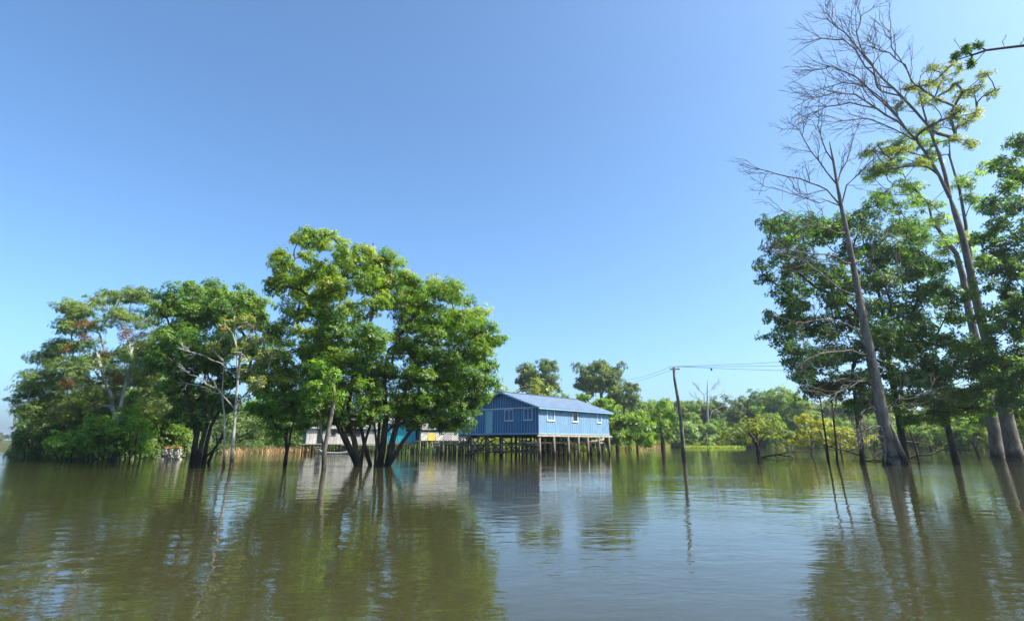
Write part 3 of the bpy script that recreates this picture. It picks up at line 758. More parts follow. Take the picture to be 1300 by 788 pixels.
# ------------------------------------------------------------------ the trees in the water, left side
# big forked tree in front
make_tree('flooded_tree', 'large bright green tree with crossing dark stems standing before the grey house', None,
    [stem([(452, 591), (444, 566), (431, 535), (424, 500), (418, 450)], 41, (7, 6, 5.5, 5, 3)),
     stem([(455, 591.5), (450, 560), (441, 528), (446, 490), (452, 440)], 40.5, (9, 8, 7, 5.5, 4)),
     stem([(452, 590.5), (437, 560), (426, 535), (421, 500)], 41.3, (5, 4.5, 4, 3)), stem([(476, 590), (478, 565), (475, 535), (480, 500)], 41.5, (4, 3.5, 3, 2)),
     stem([(458, 591), (461, 568), (470, 540), (474, 500)], 41.5, (5, 4.5, 4, 2.5)),
     stem([(470, 590), (463, 566), (458, 540), (462, 500)], 42, (6.5, 6, 5, 3.5))],
    B([(400, 301, 17), (383, 308, 14), (418, 303, 12), (352, 320, 12), (366, 335, 16), (352, 352, 14), (345, 365, 9), (392, 345, 18), (378, 368, 20), (408, 378, 20),
       (440, 328, 20), (470, 322, 20), (455, 350, 24), (490, 345, 24), (510, 352, 16), (430, 372, 26), (462, 388, 26), (495, 378, 24),
       (370, 400, 22), (400, 410, 28), (435, 415, 28), (470, 425, 26), (355, 425, 22), (365, 455, 24), (395, 450, 28), (430, 455, 30), (465, 462, 28),
       (350, 480, 22), (380, 490, 24), (415, 488, 26), (448, 495, 26), (478, 492, 22), (400, 520, 18), (435, 523, 18), (362, 510, 17), (460, 530, 14), (385, 326, 13), (405, 335, 14), (415, 352, 16), (380, 352, 14), (425, 345, 14), (440, 535, 12), (475, 525, 14), (488, 520, 12), (405, 535, 12)], 41, 4.6, grow=1.22),
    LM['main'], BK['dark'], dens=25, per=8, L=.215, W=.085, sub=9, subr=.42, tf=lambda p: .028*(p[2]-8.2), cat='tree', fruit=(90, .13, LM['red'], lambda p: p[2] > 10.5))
make_tree('flooded_tree', 'large rounded green tree with reddish fruit just right of the crossing stems', None,
    [stem([(482, 590), (487, 560), (490, 530), (488, 490), (492, 450)], 42, (10, 9, 8, 6, 4)),
     stem([(492, 590.5), (498, 560), (506, 530), (516, 490)], 41.6, (9.5, 8.5, 7, 5)), stem([(486, 590), (480, 562), (482, 530), (478, 500)], 42.3, (5, 4.5, 4, 3)),
     stem([(494, 590), (512, 560), (530, 535), (547, 510), (560, 480)], 41, (6, 5.5, 5, 4, 3))],
    B([(515, 375, 22), (530, 358, 14), (545, 385, 24), (560, 368, 20), (578, 378, 18), (575, 400, 26), (600, 402, 20), (615, 420, 20), (628, 432, 11), (598, 430, 26),
       (560, 420, 28), (525, 410, 28), (505, 440, 26), (540, 450, 30), (578, 455, 28), (608, 455, 20), (615, 478, 17), (590, 485, 24), (555, 485, 28), (520, 480, 28),
       (495, 475, 22), (530, 512, 22), (563, 515, 22), (592, 512, 18), (612, 500, 13), (505, 510, 18), (572, 540, 13), (585, 530, 13), (545, 532, 13), (520, 532, 12), (500, 530, 11), (562, 535, 11)], 43, 4.8, grow=1.22),
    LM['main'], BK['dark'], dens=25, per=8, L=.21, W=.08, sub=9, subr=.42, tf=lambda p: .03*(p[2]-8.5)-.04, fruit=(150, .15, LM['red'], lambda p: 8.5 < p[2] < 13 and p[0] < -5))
make_tree('slender_tree', 'slim dark tree with two thin stems standing left of the forked tree', None,
    [stem([(411, 596), (412, 570), (419, 535), (425, 505), (422, 470)], 36.2, (7, 6.5, 6, 5, 3)), stem([(412.5, 575), (408, 555), (407, 530), (400, 500)], 36.3, (4, 3.5, 3, 2), below=-1.1)],
    B([(418, 480, 14), (398, 492, 16), (410, 465, 16), (430, 500, 12), (392, 512, 11)], 36.2, 1.6), LM['bright'], BK['grey'], dens=20, L=.24, W=.09)
make_tree('slender_tree', 'small dark stemmed tree with low hanging foliage left of the grey house', None,
    [stem([(362, 588), (364, 572), (363, 555), (366, 540)], 45.8, (6, 5, 5, 4)), stem([(363, 580), (367, 565), (369, 550), (373, 535)], 45.6, (3.5, 3, 3, 2), below=-1)],
    B([(348, 538, 18), (372, 528, 17), (340, 515, 20), (365, 508, 20), (385, 540, 11), (330, 495, 18), (352, 548, 12), (378, 512, 14), (395, 530, 8)], 45.5, 2.0),
    LM['bright'], BK['dark'], dens=17, per=8, L=.27, W=.10)
def bare_fun(paths, twigs=(2, 3), tl=1.6, tr=.01, depth=3, spread=.7, upb=.25, dens=1.0):
    """paths: (start pixel list..., depth D, width px) drawn as limbs from the nearest point of the skeleton, then twigs grow from them"""
    def go(sk, o):
        def grow(i, d, L, k):
            if k <= 0: return
            n = R.randint(2, 3) if k > 1 else R.randint(1, 2)
            for q in range(n):
                dd = norm(np.array(d) + NR.normal(0, spread*.6, 3) + np.array([0, 0, upb]))
                l = L*R.uniform(.6, 1.15)
                a = sk.add(sk.p[i]+dd*l*.5+NR.normal(0, .05*l, 3), i); b = sk.add(sk.p[a]+norm(dd+NR.normal(0, .25, 3))*l*.5, a)
                grow(b, dd, L*.72, k-1)
        for pth in paths:
            pix, D, dz = pth[0], pth[1], pth[2]
            pts = [P(u, v, D+dz*(j/(len(pix)-1)))-o for j, (u, v) in enumerate(pix)]
            idx = sk.nearest(pts[0]) if len(pth) < 4 else pth[3]
            ids = []
            for a, b in zip(pts, pts[1:]):
                for t in (.5, 1): idx = sk.add(a*(1-t)+b*t+NR.normal(0, .05, 3), idx); ids.append((idx, norm(b-a)))
            for j, (i, d) in enumerate(ids):
                if R.random() < dens: 
                    sgn = NR.normal(0, spread, 3); grow(i, norm(d+sgn), tl*(1-.35*j/len(ids)), depth)
            grow(ids[-1][0], ids[-1][1], tl*.9, depth)
    return go
# pale thin pair of trunks
make_tree('pale_tree', 'thin pale trunked tree with bare side branches before the dense dark tree', None,
    [stem([(293, 596), (296, 560), (299, 520), (302, 480), (300, 440), (297, 405)], 36.4, (5.5, 5, 4, 3.5, 2.6, 1.5)),
     stem([(284, 593), (285, 560), (285, 530), (282, 500), (284, 465)], 37.5, (4.2, 3.6, 3, 2.5, 1.5))],
    B([(300, 405, 12), (318, 412, 13), (285, 415, 10), (325, 435, 13), (308, 448, 12), (338, 450, 12), (318, 470, 12), (270, 440, 9), (330, 482, 10)], 37, 1.6, grow=1.3), LM['olive'], BK['pale'],
    dens=13, per=7, L=.24, W=.085, subr=.4, bare=bare_fun([([(299, 515), (275, 495), (250, 480), (236, 470)], 37, -1), ([(299, 480), (280, 462), (258, 452), (240, 445)], 37, -.8), ([(300, 455), (312, 430), (322, 415)], 37, .5),
        ([(284, 500), (262, 492), (238, 488)], 37.5, -.6)], tl=.55, depth=2, spread=.5, upb=.1, dens=.4), fruit=(14, .16, LM['red'], None), rt=.014)
# dense dark tree
make_tree('flooded_tree', 'dense dark green tree on clustered dark stems left of the pale thin trunks', None,
    [stem([(244, 586), (247, 566), (252, 540), (258, 500), (262, 460)], 47.5, (9, 8, 8, 6, 4)), stem([(252, 587), (256, 562), (264, 535), (275, 500)], 47, (8, 7, 6, 4)),
     stem([(259, 587), (262, 565), (268, 540), (290, 500)], 47.4, (7, 6, 5, 3)), stem([(265, 586), (272, 570), (282, 555), (290, 530)], 47.6, (5, 4, 4, 2)),
     stem([(248, 587), (249, 562), (246, 530), (235, 495)], 46.9, (6, 6, 5, 3)),
     stem([(257, 582), (268, 574), (276, 565), (274, 548)], 47.3, (4, 3.5, 3, 2), below=-.4)],
    B([(228, 378, 20), (250, 368, 18), (275, 372, 20), (300, 378, 20), (322, 385, 18), (212, 395, 18), (208, 385, 12), (240, 400, 26), (272, 402, 26), (305, 408, 24), (332, 405, 15), (218, 425, 24), (248, 435, 28),
       (280, 440, 28), (312, 442, 24), (215, 458, 24), (244, 470, 28), (276, 475, 26), (305, 475, 22), (228, 498, 22), (258, 508, 24), (288, 505, 20), (245, 530, 14), (222, 525, 14)], 49, 4.6, grow=1.2),
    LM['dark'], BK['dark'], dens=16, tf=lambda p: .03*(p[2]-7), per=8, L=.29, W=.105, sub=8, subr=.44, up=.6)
# spreading layered tree at the left
make_tree('spreading_tree', 'wide spreading tree with pale forked trunk and rusty tufts', None,
    [stem([(146, 576), (148, 545), (145, 524), (140, 500), (132, 478), (125, 455), (120, 438)], 54.5, (9, 8, 7, 6, 5.5, 4.5, 3.5), below=.1),
     stem([(150, 548), (152, 520), (157, 495), (166, 465), (164, 435), (158, 420)], 54.3, (6, 6, 5.5, 5, 4, 3), below=-2.2)],
    B([(84, 383, 11), (100, 388, 14), (122, 383, 12), (142, 374, 14), (165, 372, 15), (186, 376, 13), (74, 412, 13), (95, 405, 15), (200, 398, 14), (180, 402, 18), (150, 400, 15), (205, 425, 15),
       (70, 442, 16), (95, 440, 18), (58, 462, 18), (85, 466, 20), (40, 478, 17), (25, 495, 14), (14, 511, 9), (48, 498, 18), (75, 492, 20), (108, 474, 18), (110, 498, 20), (38, 520, 15), (65, 520, 18),
       (180, 440, 20), (195, 462, 20), (170, 475, 20), (200, 490, 20), (150, 505, 18), (178, 510, 20), (205, 510, 18), (90, 520, 18), (130, 450, 12), (20, 520, 9), (110, 425, 14), (125, 410, 12), (135, 480, 16), (85, 430, 13), (110, 460, 14), (165, 450, 14), (150, 395, 12), (60, 480, 16), (190, 475, 16), (120, 520, 16), (165, 525, 16), (200, 445, 16), (205, 470, 16)], 58, 5.2, grow=1.3, jit=.9),
    LM['feather'], BK['pale'], dens=16, per=10, L=.20, W=.06, flat=.6, sub=9, subr=.48, up=.9, droop=.2,
    bare=bare_fun([([(128, 462), (112, 450), (100, 446), (92, 438)], 56.5, -1), ([(123, 448), (132, 435), (134, 418), (130, 402)], 56.5, -1), ([(160, 455), (170, 440), (172, 420)], 56.5, -1),
                   ([(145, 508), (128, 500), (108, 495)], 56.5, -1.5), ([(80, 505), (90, 488), (100, 478)], 54, -.5)], tl=.9, depth=2, spread=.5, dens=.5))
for i, (u, v, rr, lb) in enumerate(((104, 409, 11, 'rusty brown tuft high in the left part of the spreading tree'), (107, 428, 9, 'rusty brown tuft just below the highest one in the spreading tree'),
        (156, 426, 12, 'largest rusty tuft at the middle of the spreading tree'), (178, 432, 12, 'rusty tuft on the right limb of the spreading tree'), (84, 444, 7, 'small rusty tuft at the left of the spreading tree'),
        (148, 484, 8, 'rusty tuft in the fork of the spreading tree'), (84, 487, 8, 'pinkish brown dead tuft low in the left of the spreading tree'), (133, 446, 8, 'small rusty tuft between the two pale limbs'))):
    c = P(u, v, 51.5); pp, dd, tt = clump_points([((0, 0, 0), rr*mpp(54)*1.0)], 42, .8, 8, .5)
    V, T = spray_leaves(pp, dd, tt, 7, .26, .05, .3); o = link_mesh('epiphyte', quads_mesh('epiphyte', V, T, LM['rust']), None, c); tag(o, lb, 'epiphyte', 'rusty tufts in the spreading tree')

# shrubs along the left bank
def shrub(name, label, u, v0, w_, h_, leaf, D=None, group=None, dens=15, L=.24, W=.09, n=None, bark='dark', per=7, nst=5, flat=.8, overhang=0, cat='shrub', subr=.5):
    D = D or baseD(v0); k = n or max(5, int(w_*h_/110)); bl = []
    for i in range(k):
        a = R.uniform(-1, 1); b = R.random()
        hh = math.sqrt(1-a*a*.8)
        bl.append((P(u+a*w_*.42, v0-3-h_*(.14+.72*b*hh), D+R.uniform(-1, 1)*w_*.35*mpp(D)), R.uniform(.16, .25)*min(w_, h_*1.3)*mpp(D)))
    st = []
    for i in range(nst):
        a = (i/(nst-1)-.5) if nst > 1 else 0
        st.append(stem([(u+a*w_*.45, v0), (u+a*w_*.55+R.uniform(-2, 2), v0-h_*.3), (u+a*w_*.7+R.uniform(-3, 3), v0-h_*.6)], D+R.uniform(-.6, .6), (2.2, 1.8, 1.2), .5))
    return make_tree(name, label, group, st, bl, leaf, BK[bark], dens=dens, per=per, L=L, W=W, cat=cat, flat=flat, subr=subr)
shrub('bank_shrub', 'dark green shrub at the far left end of the bank', 42, 579, 48, 42, LM['feather'], 62, L=.24)
shrub('bank_shrub', 'light green shrub reaching low over the water at the left, paler than its neighbours', 85, 584, 52, 40, LM['bright'], 53)
shrub('bank_shrub', 'bright green rounded shrub below the pale forked trunk', 125, 584, 56, 58, LM['bright'], 52.5)
shrub('bank_shrub', 'tall green shrub just right of the pale forked trunk', 165, 583, 54, 70, LM['bright'], 54)
shrub('bank_shrub', 'green shrub standing behind and above the brick heap', 203, 574, 50, 58, LM['bright'], 63)
shrub('bank_shrub', 'small low shrub between the brick heap and the dark stems', 232, 574, 26, 30, LM['main'], 63)

# ------------------------------------------------------------------ right side
# half-bare tree
make_tree('bare_tree', 'leafless tall tree with thick furrowed trunk leaning left out of the water', None,
    [stem([(1136, 590), (1128, 560), (1120, 525), (1113, 490), (1105, 450), (1098, 415), (1090, 375), (1083, 335), (1075, 295), (1068, 262), (1063, 235), (1058, 205), (1053, 180)], 43,
          (26, 22.5, 20, 18, 16, 14, 12, 10, 8.5, 7, 5.5, 4.5, 3.5)),
     stem([(1152, 590), (1146, 576), (1137, 555), (1130, 538)], 42.4, (9, 8, 6, 4)), stem([(1122, 589), (1124, 570), (1121, 550)], 42.8, (6, 6, 4))],
    [], None, BK['grey'], rt=.012, e=2.8,
    bare=bare_fun([([(1062, 248), (1040, 236), (1015, 228), (985, 220), (965, 214)], 43, -1.5), ([(1062, 252), (1040, 258), (1015, 250), (990, 240)], 43, -2.5), ([(1058, 232), (1040, 205), (1022, 180), (1015, 165)], 43, 1),
                   ([(1055, 205), (1044, 180), (1038, 160), (1040, 150)], 43, -.5), ([(1060, 235), (1075, 205), (1082, 180), (1090, 160)], 43, 1), ([(1063, 245), (1085, 225), (1105, 205), (1120, 190)], 43, -1),
                   ([(1075, 300), (1050, 290), (1025, 285), (1000, 270)], 43, -2), ([(1083, 340), (1060, 325), (1035, 322), (1005, 318)], 43, -2), ([(1084, 342), (1105, 320), (1125, 300)], 43, -2),
                   ([(1092, 380), (1065, 366), (1040, 345), (1020, 330), (1000, 325)], 43, -3), ([(1095, 400), (1120, 375), (1145, 350), (1160, 335)], 43, -1.5), ([(1100, 425), (1075, 412), (1050, 405), (1020, 410)], 43, -3),
                   ([(1106, 455), (1080, 443), (1055, 447), (1035, 452)], 43, -2.5), ([(1110, 480), (1090, 485), (1065, 498), (1050, 510)], 43, -2.5),
                   ([(1118, 515), (1098, 520), (1092, 533), (1098, 545)], 43, -2), ([(1120, 520), (1140, 508), (1165, 505), (1185, 495)], 43, -2), ([(1126, 545), (1110, 540), (1095, 545)], 43, -1.5)],
                  tl=1.5, depth=3, spread=.55, upb=.05, dens=.75))
# tall tree with bare fan
fan = [([(1165, 180), (1140, 155), (1112, 138), (1080, 130), (1050, 135), (1028, 145)], 51, -1), ([(1164, 178), (1135, 165), (1100, 150), (1070, 152), (1040, 160)], 51, -2.5),
       ([(1152, 166), (1125, 130), (1100, 110), (1070, 105), (1045, 112)], 51, 1), ([(1140, 150), (1110, 120), (1085, 95), (1055, 85), (1035, 90)], 51, -.5),
       ([(1178, 160), (1150, 125), (1120, 100), (1100, 75), (1080, 50), (1062, 35), (1050, 25)], 51, 1.5), ([(1120, 98), (1095, 68), (1088, 42), (1092, 20)], 51, 0), ([(1100, 75), (1070, 52), (1045, 50)], 51, -1),
       ([(1176, 158), (1166, 115), (1148, 82), (1128, 68), (1110, 62)], 51, -1.5), ([(1150, 85), (1132, 60), (1130, 42)], 51, -.5), ([(1110, 138), (1085, 120), (1060, 118), (1035, 125)], 51, -2)]
make_tree('tall_tree', 'tallest tree, its thick trunk nearest the right edge and upper limbs nearly leafless', None,
    [stem([(1290, 584), (1281, 545), (1271, 500), (1258, 452), (1243, 395), (1233, 350), (1222, 300), (1212, 268), (1206, 251)], 51, (29, 24, 21, 18, 16, 14, 12.5, 11, 10)),
     stem([(1206, 251), (1192, 222), (1178, 198), (1165, 180), (1152, 166), (1140, 150)], 51, (8, 7, 6, 5.5, 4.5, 3.5), below=-22), stem([(1206, 251), (1200, 222), (1192, 195), (1184, 175), (1178, 160), (1176, 158)], 51.2, (8, 7, 6, 5, 4.5, 4), below=-22)],
    B([(1170, 110, 12), (1190, 100, 12), (1150, 112, 9), (1205, 85, 11), (1225, 120, 14), (1245, 110, 13), (1262, 118, 9), (1215, 140, 13), (1240, 140, 12), (1190, 130, 11), (1210, 110, 10), (1175, 125, 12), (1205, 150, 12), (1230, 155, 12), (1255, 95, 10), (1185, 160, 12), (1140, 130, 9), (1180, 85, 9), (1225, 85, 9), (1235, 185, 13), (1150, 190, 14), (1120, 185, 14), (1100, 190, 13),
       (1215, 175, 11), (1168, 205, 15), (1130, 210, 12)], 51, 3.5, grow=1.2), LM['olive'], BK['grey'], dens=12, per=8, L=.25, W=.07, flat=.5, subr=.45, rt=.016, e=2.9, up=.8,
    bare=bare_fun(fan, tl=2.3, depth=3, spread=.5, upb=.0, dens=.85))
make_tree('tall_tree', 'tall slender trunk with airy light green crown just left of the tallest trunk', None,
    [stem([(1267, 583), (1262, 545), (1254, 500), (1243, 450), (1230, 395), (1222, 350), (1214, 322), (1198, 300), (1184, 282), (1180, 265)], 56, (22, 19, 17, 15, 13, 11, 9, 7, 5, 4)),
     stem([(1228, 390), (1232, 330), (1226, 285), (1218, 240), (1206, 200), (1205, 175)], 56.3, (8, 7, 6, 5, 4, 3), below=-14)],
    B([(1145, 190, 16), (1165, 170, 16), (1180, 200, 15), (1130, 215, 15), (1150, 235, 17), (1175, 255, 15), (1120, 245, 14), (1100, 215, 14), (1200, 275, 15), (1230, 225, 14), (1245, 250, 15), (1225, 300, 16), (1195, 310, 15), (1160, 290, 15),
       (1240, 330, 14), (1255, 210, 12), (1180, 345, 14)], 56, 4, grow=1.35), LM['pale'], BK['grey'], dens=11, per=9, L=.26, W=.08, flat=.45, subr=.5, up=.9, e=2.9)
# dark tree behind the bare one
make_tree('flooded_tree', 'broad dark leaved tree behind the leafless trunk, full of gaps', None,
    [stem([(1150, 586), (1146, 560), (1140, 525), (1132, 480), (1125, 430), (1120, 390), (1110, 350)], 50, (13, 12, 10, 9, 8, 6, 4)),
     stem([(1095, 588), (1093, 560), (1088, 530), (1085, 500), (1082, 470)], 46, (8, 7, 6, 5, 4))],
    B([(985, 288, 14), (972, 278, 10), (1005, 285, 18), (1030, 285, 20), (1060, 288, 18), (985, 310, 16), (1012, 315, 22), (965, 352, 10), (985, 340, 18), (1010, 352, 22), (1040, 340, 24), (992, 372, 18), (1020, 385, 22),
       (1050, 375, 22), (990, 405, 16), (985, 425, 13), (1010, 418, 20), (1040, 415, 22), (1000, 442, 16), (1022, 452, 20), (1050, 452, 22), (1030, 480, 18), (1055, 488, 18),
       (1085, 275, 18), (1110, 262, 18), (1140, 275, 20), (1160, 300, 20), (1095, 310, 20), (1130, 315, 22), (1075, 345, 20), (1110, 350, 22), (1150, 345, 22), (1180, 365, 18), (1090, 395, 22), (1125, 395, 22),
       (1160, 395, 22), (1190, 405, 18), (1080, 440, 20), (1110, 440, 22), (1145, 440, 22), (1180, 440, 20), (1075, 480, 18), (1100, 478, 18), (1140, 475, 18), (1175, 475, 18), (1085, 512, 14), (1125, 505, 14), (1200, 340, 14), (1205, 375, 16), (1208, 430, 16), (1045, 300, 18), (1075, 320, 18), (1065, 400, 18), (1105, 415, 20), (1150, 420, 20), (1160, 480, 18), (1195, 470, 16), (1110, 500, 16), (1150, 505, 14), (1100, 285, 16), (1150, 315, 16), (1175, 330, 16), (1195, 365, 16), (1215, 400, 15), (1165, 370, 18), (1130, 365, 18), (1225, 440, 14), (1070, 360, 16), (1120, 330, 16), (975, 400, 10), (1000, 395, 14), (1010, 465, 14)], 48, 4.2, grow=1.28),
    LM['dark'], BK['dark'], dens=9.5, per=7, L=.29, W=.12, sub=8, subr=.44, fruit=(90, .16, LM['red'], None), up=.5)
make_tree('flooded_tree', 'smaller dark trunked tree with low leafy crown between the leafless trunk and the tall trunks', None,
    [stem([(1214, 587), (1209, 565), (1203, 540), (1199, 520), (1196, 495)], 47, (12, 11, 9, 8, 5))],
    B([(1180, 485, 16), (1200, 470, 18), (1222, 465, 18), (1245, 470, 16), (1190, 505, 15), (1215, 495, 18), (1240, 500, 16), (1165, 505, 12), (1255, 490, 12), (1228, 520, 11), (1175, 455, 14), (1230, 440, 14), (1205, 520, 13), (1185, 525, 12), (1160, 525, 12), (1245, 520, 12), (1215, 445, 14), (1255, 450, 12)], 47, 2.6, grow=1.3),
    LM['main'], BK['dark'], dens=13, per=7, L=.27, W=.11)
# right edge tree
make_tree('flooded_tree', 'big leaved tree growing in from the right edge beside the tallest trunk', None,
    [stem([(1345, 588), (1342, 540), (1335, 480), (1325, 400), (1318, 330), (1315, 260), (1312, 210)], 42, (16, 14, 12, 10, 8, 6, 4))],
    B([(1285, 178, 13), (1300, 190, 16), (1270, 205, 12), (1292, 215, 16), (1310, 230, 18), (1275, 240, 13), (1258, 262, 12), (1290, 262, 18), (1265, 285, 15), (1300, 300, 22), (1250, 300, 12), (1275, 315, 18), (1255, 335, 15),
       (1290, 345, 22), (1262, 362, 17), (1310, 370, 22), (1283, 385, 20), (1258, 395, 14), (1300, 410, 22), (1272, 425, 18), (1262, 455, 15), (1290, 450, 20), (1310, 470, 22), (1280, 485, 18), (1298, 505, 18), (1275, 510, 14), (1262, 480, 12),
       (1330, 280, 24), (1340, 340, 26), (1350, 420, 28)], 43, 3.2, grow=1.25), LM['dark'], BK['mid'], dens=12, per=8, L=.34, W=.12, subr=.44, fruit=None)
make_tree('flooded_tree', 'lower bright leaved tree at the right edge behind the tallest trunk', None,
    [stem([(1310, 580), (1305, 550), (1300, 520), (1298, 490)], 62, (9, 8, 7, 5))],
    B([(1270, 500, 18), (1295, 490, 22), (1315, 500, 22), (1280, 525, 18), (1300, 530, 18), (1320, 535, 18), (1285, 470, 18), (1262, 520, 12), (1240, 530, 12)], 62, 3.2, grow=1.25), LM['main'], BK['dark'], dens=11, per=7, L=.30, W=.12)
# tree out of the frame whose limb hangs in at the top right
make_tree('leaning_tree', 'dark bare limb with few leaves hanging in at the top right corner', None,
    [stem([(1470, 640), (1455, 500), (1440, 360), (1425, 240), (1400, 160), (1365, 95), (1335, 68)], 22, (30, 26, 22, 18, 14, 11, 9)),
     stem([(1335, 68), (1300, 58), (1275, 61), (1252, 64), (1235, 70), (1215, 76), (1206, 73)], 22, (9, 7, 6, 5.5, 4.5, 3, 1.5), below=-16)],
    B([(1212, 70, 5), (1244, 56, 5), (1226, 62, 4), (1232, 78, 3)], 22, .3), LM['dark'], BK['dark'], dens=30, per=4, L=.20, W=.055, rt=.010,
    bare=bare_fun([([(1252, 64), (1240, 75), (1230, 86)], 22, 0), ([(1275, 61), (1274, 54), (1277, 47)], 22, 0), ([(1297, 58), (1300, 50)], 22, .1), ([(1235, 70), (1218, 62), (1212, 52)], 22, .3)], tl=.25, depth=1, spread=.4, dens=.5))

# saplings, snags and dead wood
def snag(label, pix, D, ws, blobs=None, leaf='dark', bark='dark', tl=.7, dep=2, below=1, extra=(), name='sapling', dens=15, cat='sapling', group=None, fruit=None):
    return make_tree(name, label, group, [stem(pix, D, ws, below)], B(blobs, D, 1.0) if blobs else [], LM[leaf], BK[bark], dens=dens, per=7, L=.24, W=.10, cat=cat, rt=.012, fruit=fruit,
        bare=bare_fun([(e_, D, R.uniform(-.5, .5)) for e_ in extra], tl=tl, depth=dep, spread=.55, dens=.7) if extra else None)
snag('thin dark sapling standing alone in the water, the left one of a close pair', [(1052, 586), (1049, 560), (1045, 535), (1042, 510)], 48, (3.4, 3, 2.6, 2), [(1040, 500, 10), (1032, 490, 9), (1048, 488, 10)], extra=[[(1043, 515), (1034, 505), (1028, 498)]], fruit=(8, .2, LM['red'], None))
snag('thin dark sapling standing in the water, the right one of a close pair', [(1063, 587), (1061, 560), (1058, 530), (1055, 500)], 47.4, (3.6, 3, 2.6, 2), [(1056, 490, 10), (1066, 498, 9)], extra=[[(1057, 515), (1066, 508)]], fruit=(6, .2, LM['red'], None))
snag('bare pale snag with bleached crooked limbs left of the leafless trunk', [(1096, 588), (1093, 565), (1089, 548), (1091, 530)], 46, (8, 7, 6, 4), None, bark='pale', name='dead_snag', cat='snag', tl=1.0,
     extra=[[(1091, 535), (1097, 520), (1094, 505), (1098, 492)], [(1090, 545), (1078, 535), (1070, 520)], [(1093, 535), (1106, 542), (1112, 548)]])
snag('slim dead stub standing between the snag and the smaller dark tree', [(1166, 583), (1162, 568), (1157, 552), (1152, 540)], 52, (3.4, 3, 2.5, 1.8), None, name='dead_snag', cat='snag', extra=[[(1157, 552), (1172, 545), (1190, 540)]])
snag('short forked dead stub standing right of the smaller dark tree', [(1243, 580), (1240, 572), (1234, 562), (1228, 556)], 62, (3, 2.6, 2.2, 1.5), None, name='dead_snag', cat='snag', extra=[[(1237, 566), (1243, 560)]])
def log(label, pix, D, w0, tw=.6):
    pts = [P(u, v, D+dz) for u, v, dz in pix]; sk = Skel(); o = np.array([*pts[0][:2], 0]); pts = [pts[0]+(pts[0]-pts[1])*.3+np.array([0, 0, -.5])]+pts; sk.path([p-o for p in pts], [w0*.5*mpp(D)*(1-.8*i/(len(pts)-1)) for i in range(len(pts))])
    for i in range(2, len(pts)):
        for _ in range(3):
            d = norm(NR.normal(0, 1, 3)*np.array([1, 1, .6])+np.array([0, 0, .35])); a = sk.add(sk.p[i]+d*tw, i); b = sk.add(sk.p[a]+norm(d+NR.normal(0, .5, 3))*tw, a); sk.add(sk.p[b]+norm(d+NR.normal(0, .6, 3))*tw*.7, b)
    ob = link_mesh('fallen_branch', sk.mesh('fallen_branch', BK['dark'], .018), None, o); tag(ob, label, 'branch', 'fallen branches in the water on the right')
log('long fallen branch slanting down through the yellow leaved bush', [(1106, 582, 0), (1080, 574, 1), (1055, 567, 2), (1035, 560, 3), (1010, 556, 3)], 63, 3, 1.0)
log('dark fallen branch lying in the water below the yellow leaved bush', [(985, 577, 0), (1005, 573, 0), (1030, 574, 1), (1060, 571, 2), (1085, 572, 3)], 70, 2.5, .9)
log('curved fallen limb in the water between the leafless trunk and the smaller dark tree', [(1150, 583, 0), (1163, 577, 0), (1180, 577, 0), (1195, 571, 1), (1206, 568, 1)], 60, 5, .9)
log('low fallen limb arching behind the leafless trunk', [(1110, 578, 0), (1130, 566, 1), (1150, 560, 1), (1175, 563, 1), (1190, 570, 1)], 72, 5, 1.1)
log('half sunken dark branch right of the small forked tree in the water', [(968, 580, 0), (985, 577, 0), (1003, 579, 0), (1012, 583, 0)], 62, 3, .5)
log('thin branch lying flat on the water left of the leafless trunk', [(1098, 585, 0), (1110, 584, 0), (1120, 585, 0), (1128, 586, 0)], 51, 2.4, .2)

make_tree('flooded_tree', 'small forked tree with sparse round crown standing in open water right of the utility pole', None,
    [stem([(963, 577), (962, 566), (956, 555), (948, 545)], 76, (6, 5, 4, 2.5)), stem([(963.5, 577), (965, 562), (972, 550), (980, 542)], 76.3, (4, 4, 3, 2)), stem([(962.5, 570), (961, 555), (963, 542)], 76, (3, 3, 2), below=-1)],
    B([(938, 548, 11), (950, 538, 12), (965, 532, 12), (980, 535, 12), (992, 545, 11), (960, 545, 10), (975, 550, 9), (925, 552, 8), (1003, 552, 8), (945, 556, 7)], 76, 3), LM['olive'], BK['dark'], dens=7, per=6, L=.34, W=.12)
make_tree('flooded_tree', 'small tree with stout trunk and leafy crown in the water left of the utility pole', None,
    [stem([(842, 571), (841, 558), (839, 548), (838, 535)], 118, (6, 5, 4.5, 3))],
    B([(835, 518, 9), (845, 512, 8), (828, 528, 10), (848, 528, 10), (820, 540, 9), (838, 542, 10), (855, 540, 9), (862, 530, 7), (836, 552, 7), (850, 552, 6)], 118, 4), LM['main'], BK['dark'], dens=6, per=7, L=.45, W=.18)
make_tree('yellow_bush', 'yellow green leaved bush glowing in the sun over fallen branches', None,
    [stem([(1050, 576), (1046, 560), (1040, 545)], 78, (4, 3, 2)), stem([(1030, 576), (1032, 562), (1028, 548)], 79, (3, 3, 2)), stem([(1068, 575), (1066, 560), (1062, 548)], 78.5, (3, 3, 2))],
    B([(1015, 528, 9), (1028, 535, 11), (1045, 538, 12), (1060, 545, 12), (1020, 548, 12), (1038, 552, 12), (1075, 550, 11), (1085, 560, 10), (1055, 560, 11), (1008, 555, 10), (1070, 563, 8), (1100, 555, 9), (1020, 562, 8)], 79, 3.2), LM['lime'], BK['mid'], dens=9, per=7, L=.32, W=.11, flat=.5)

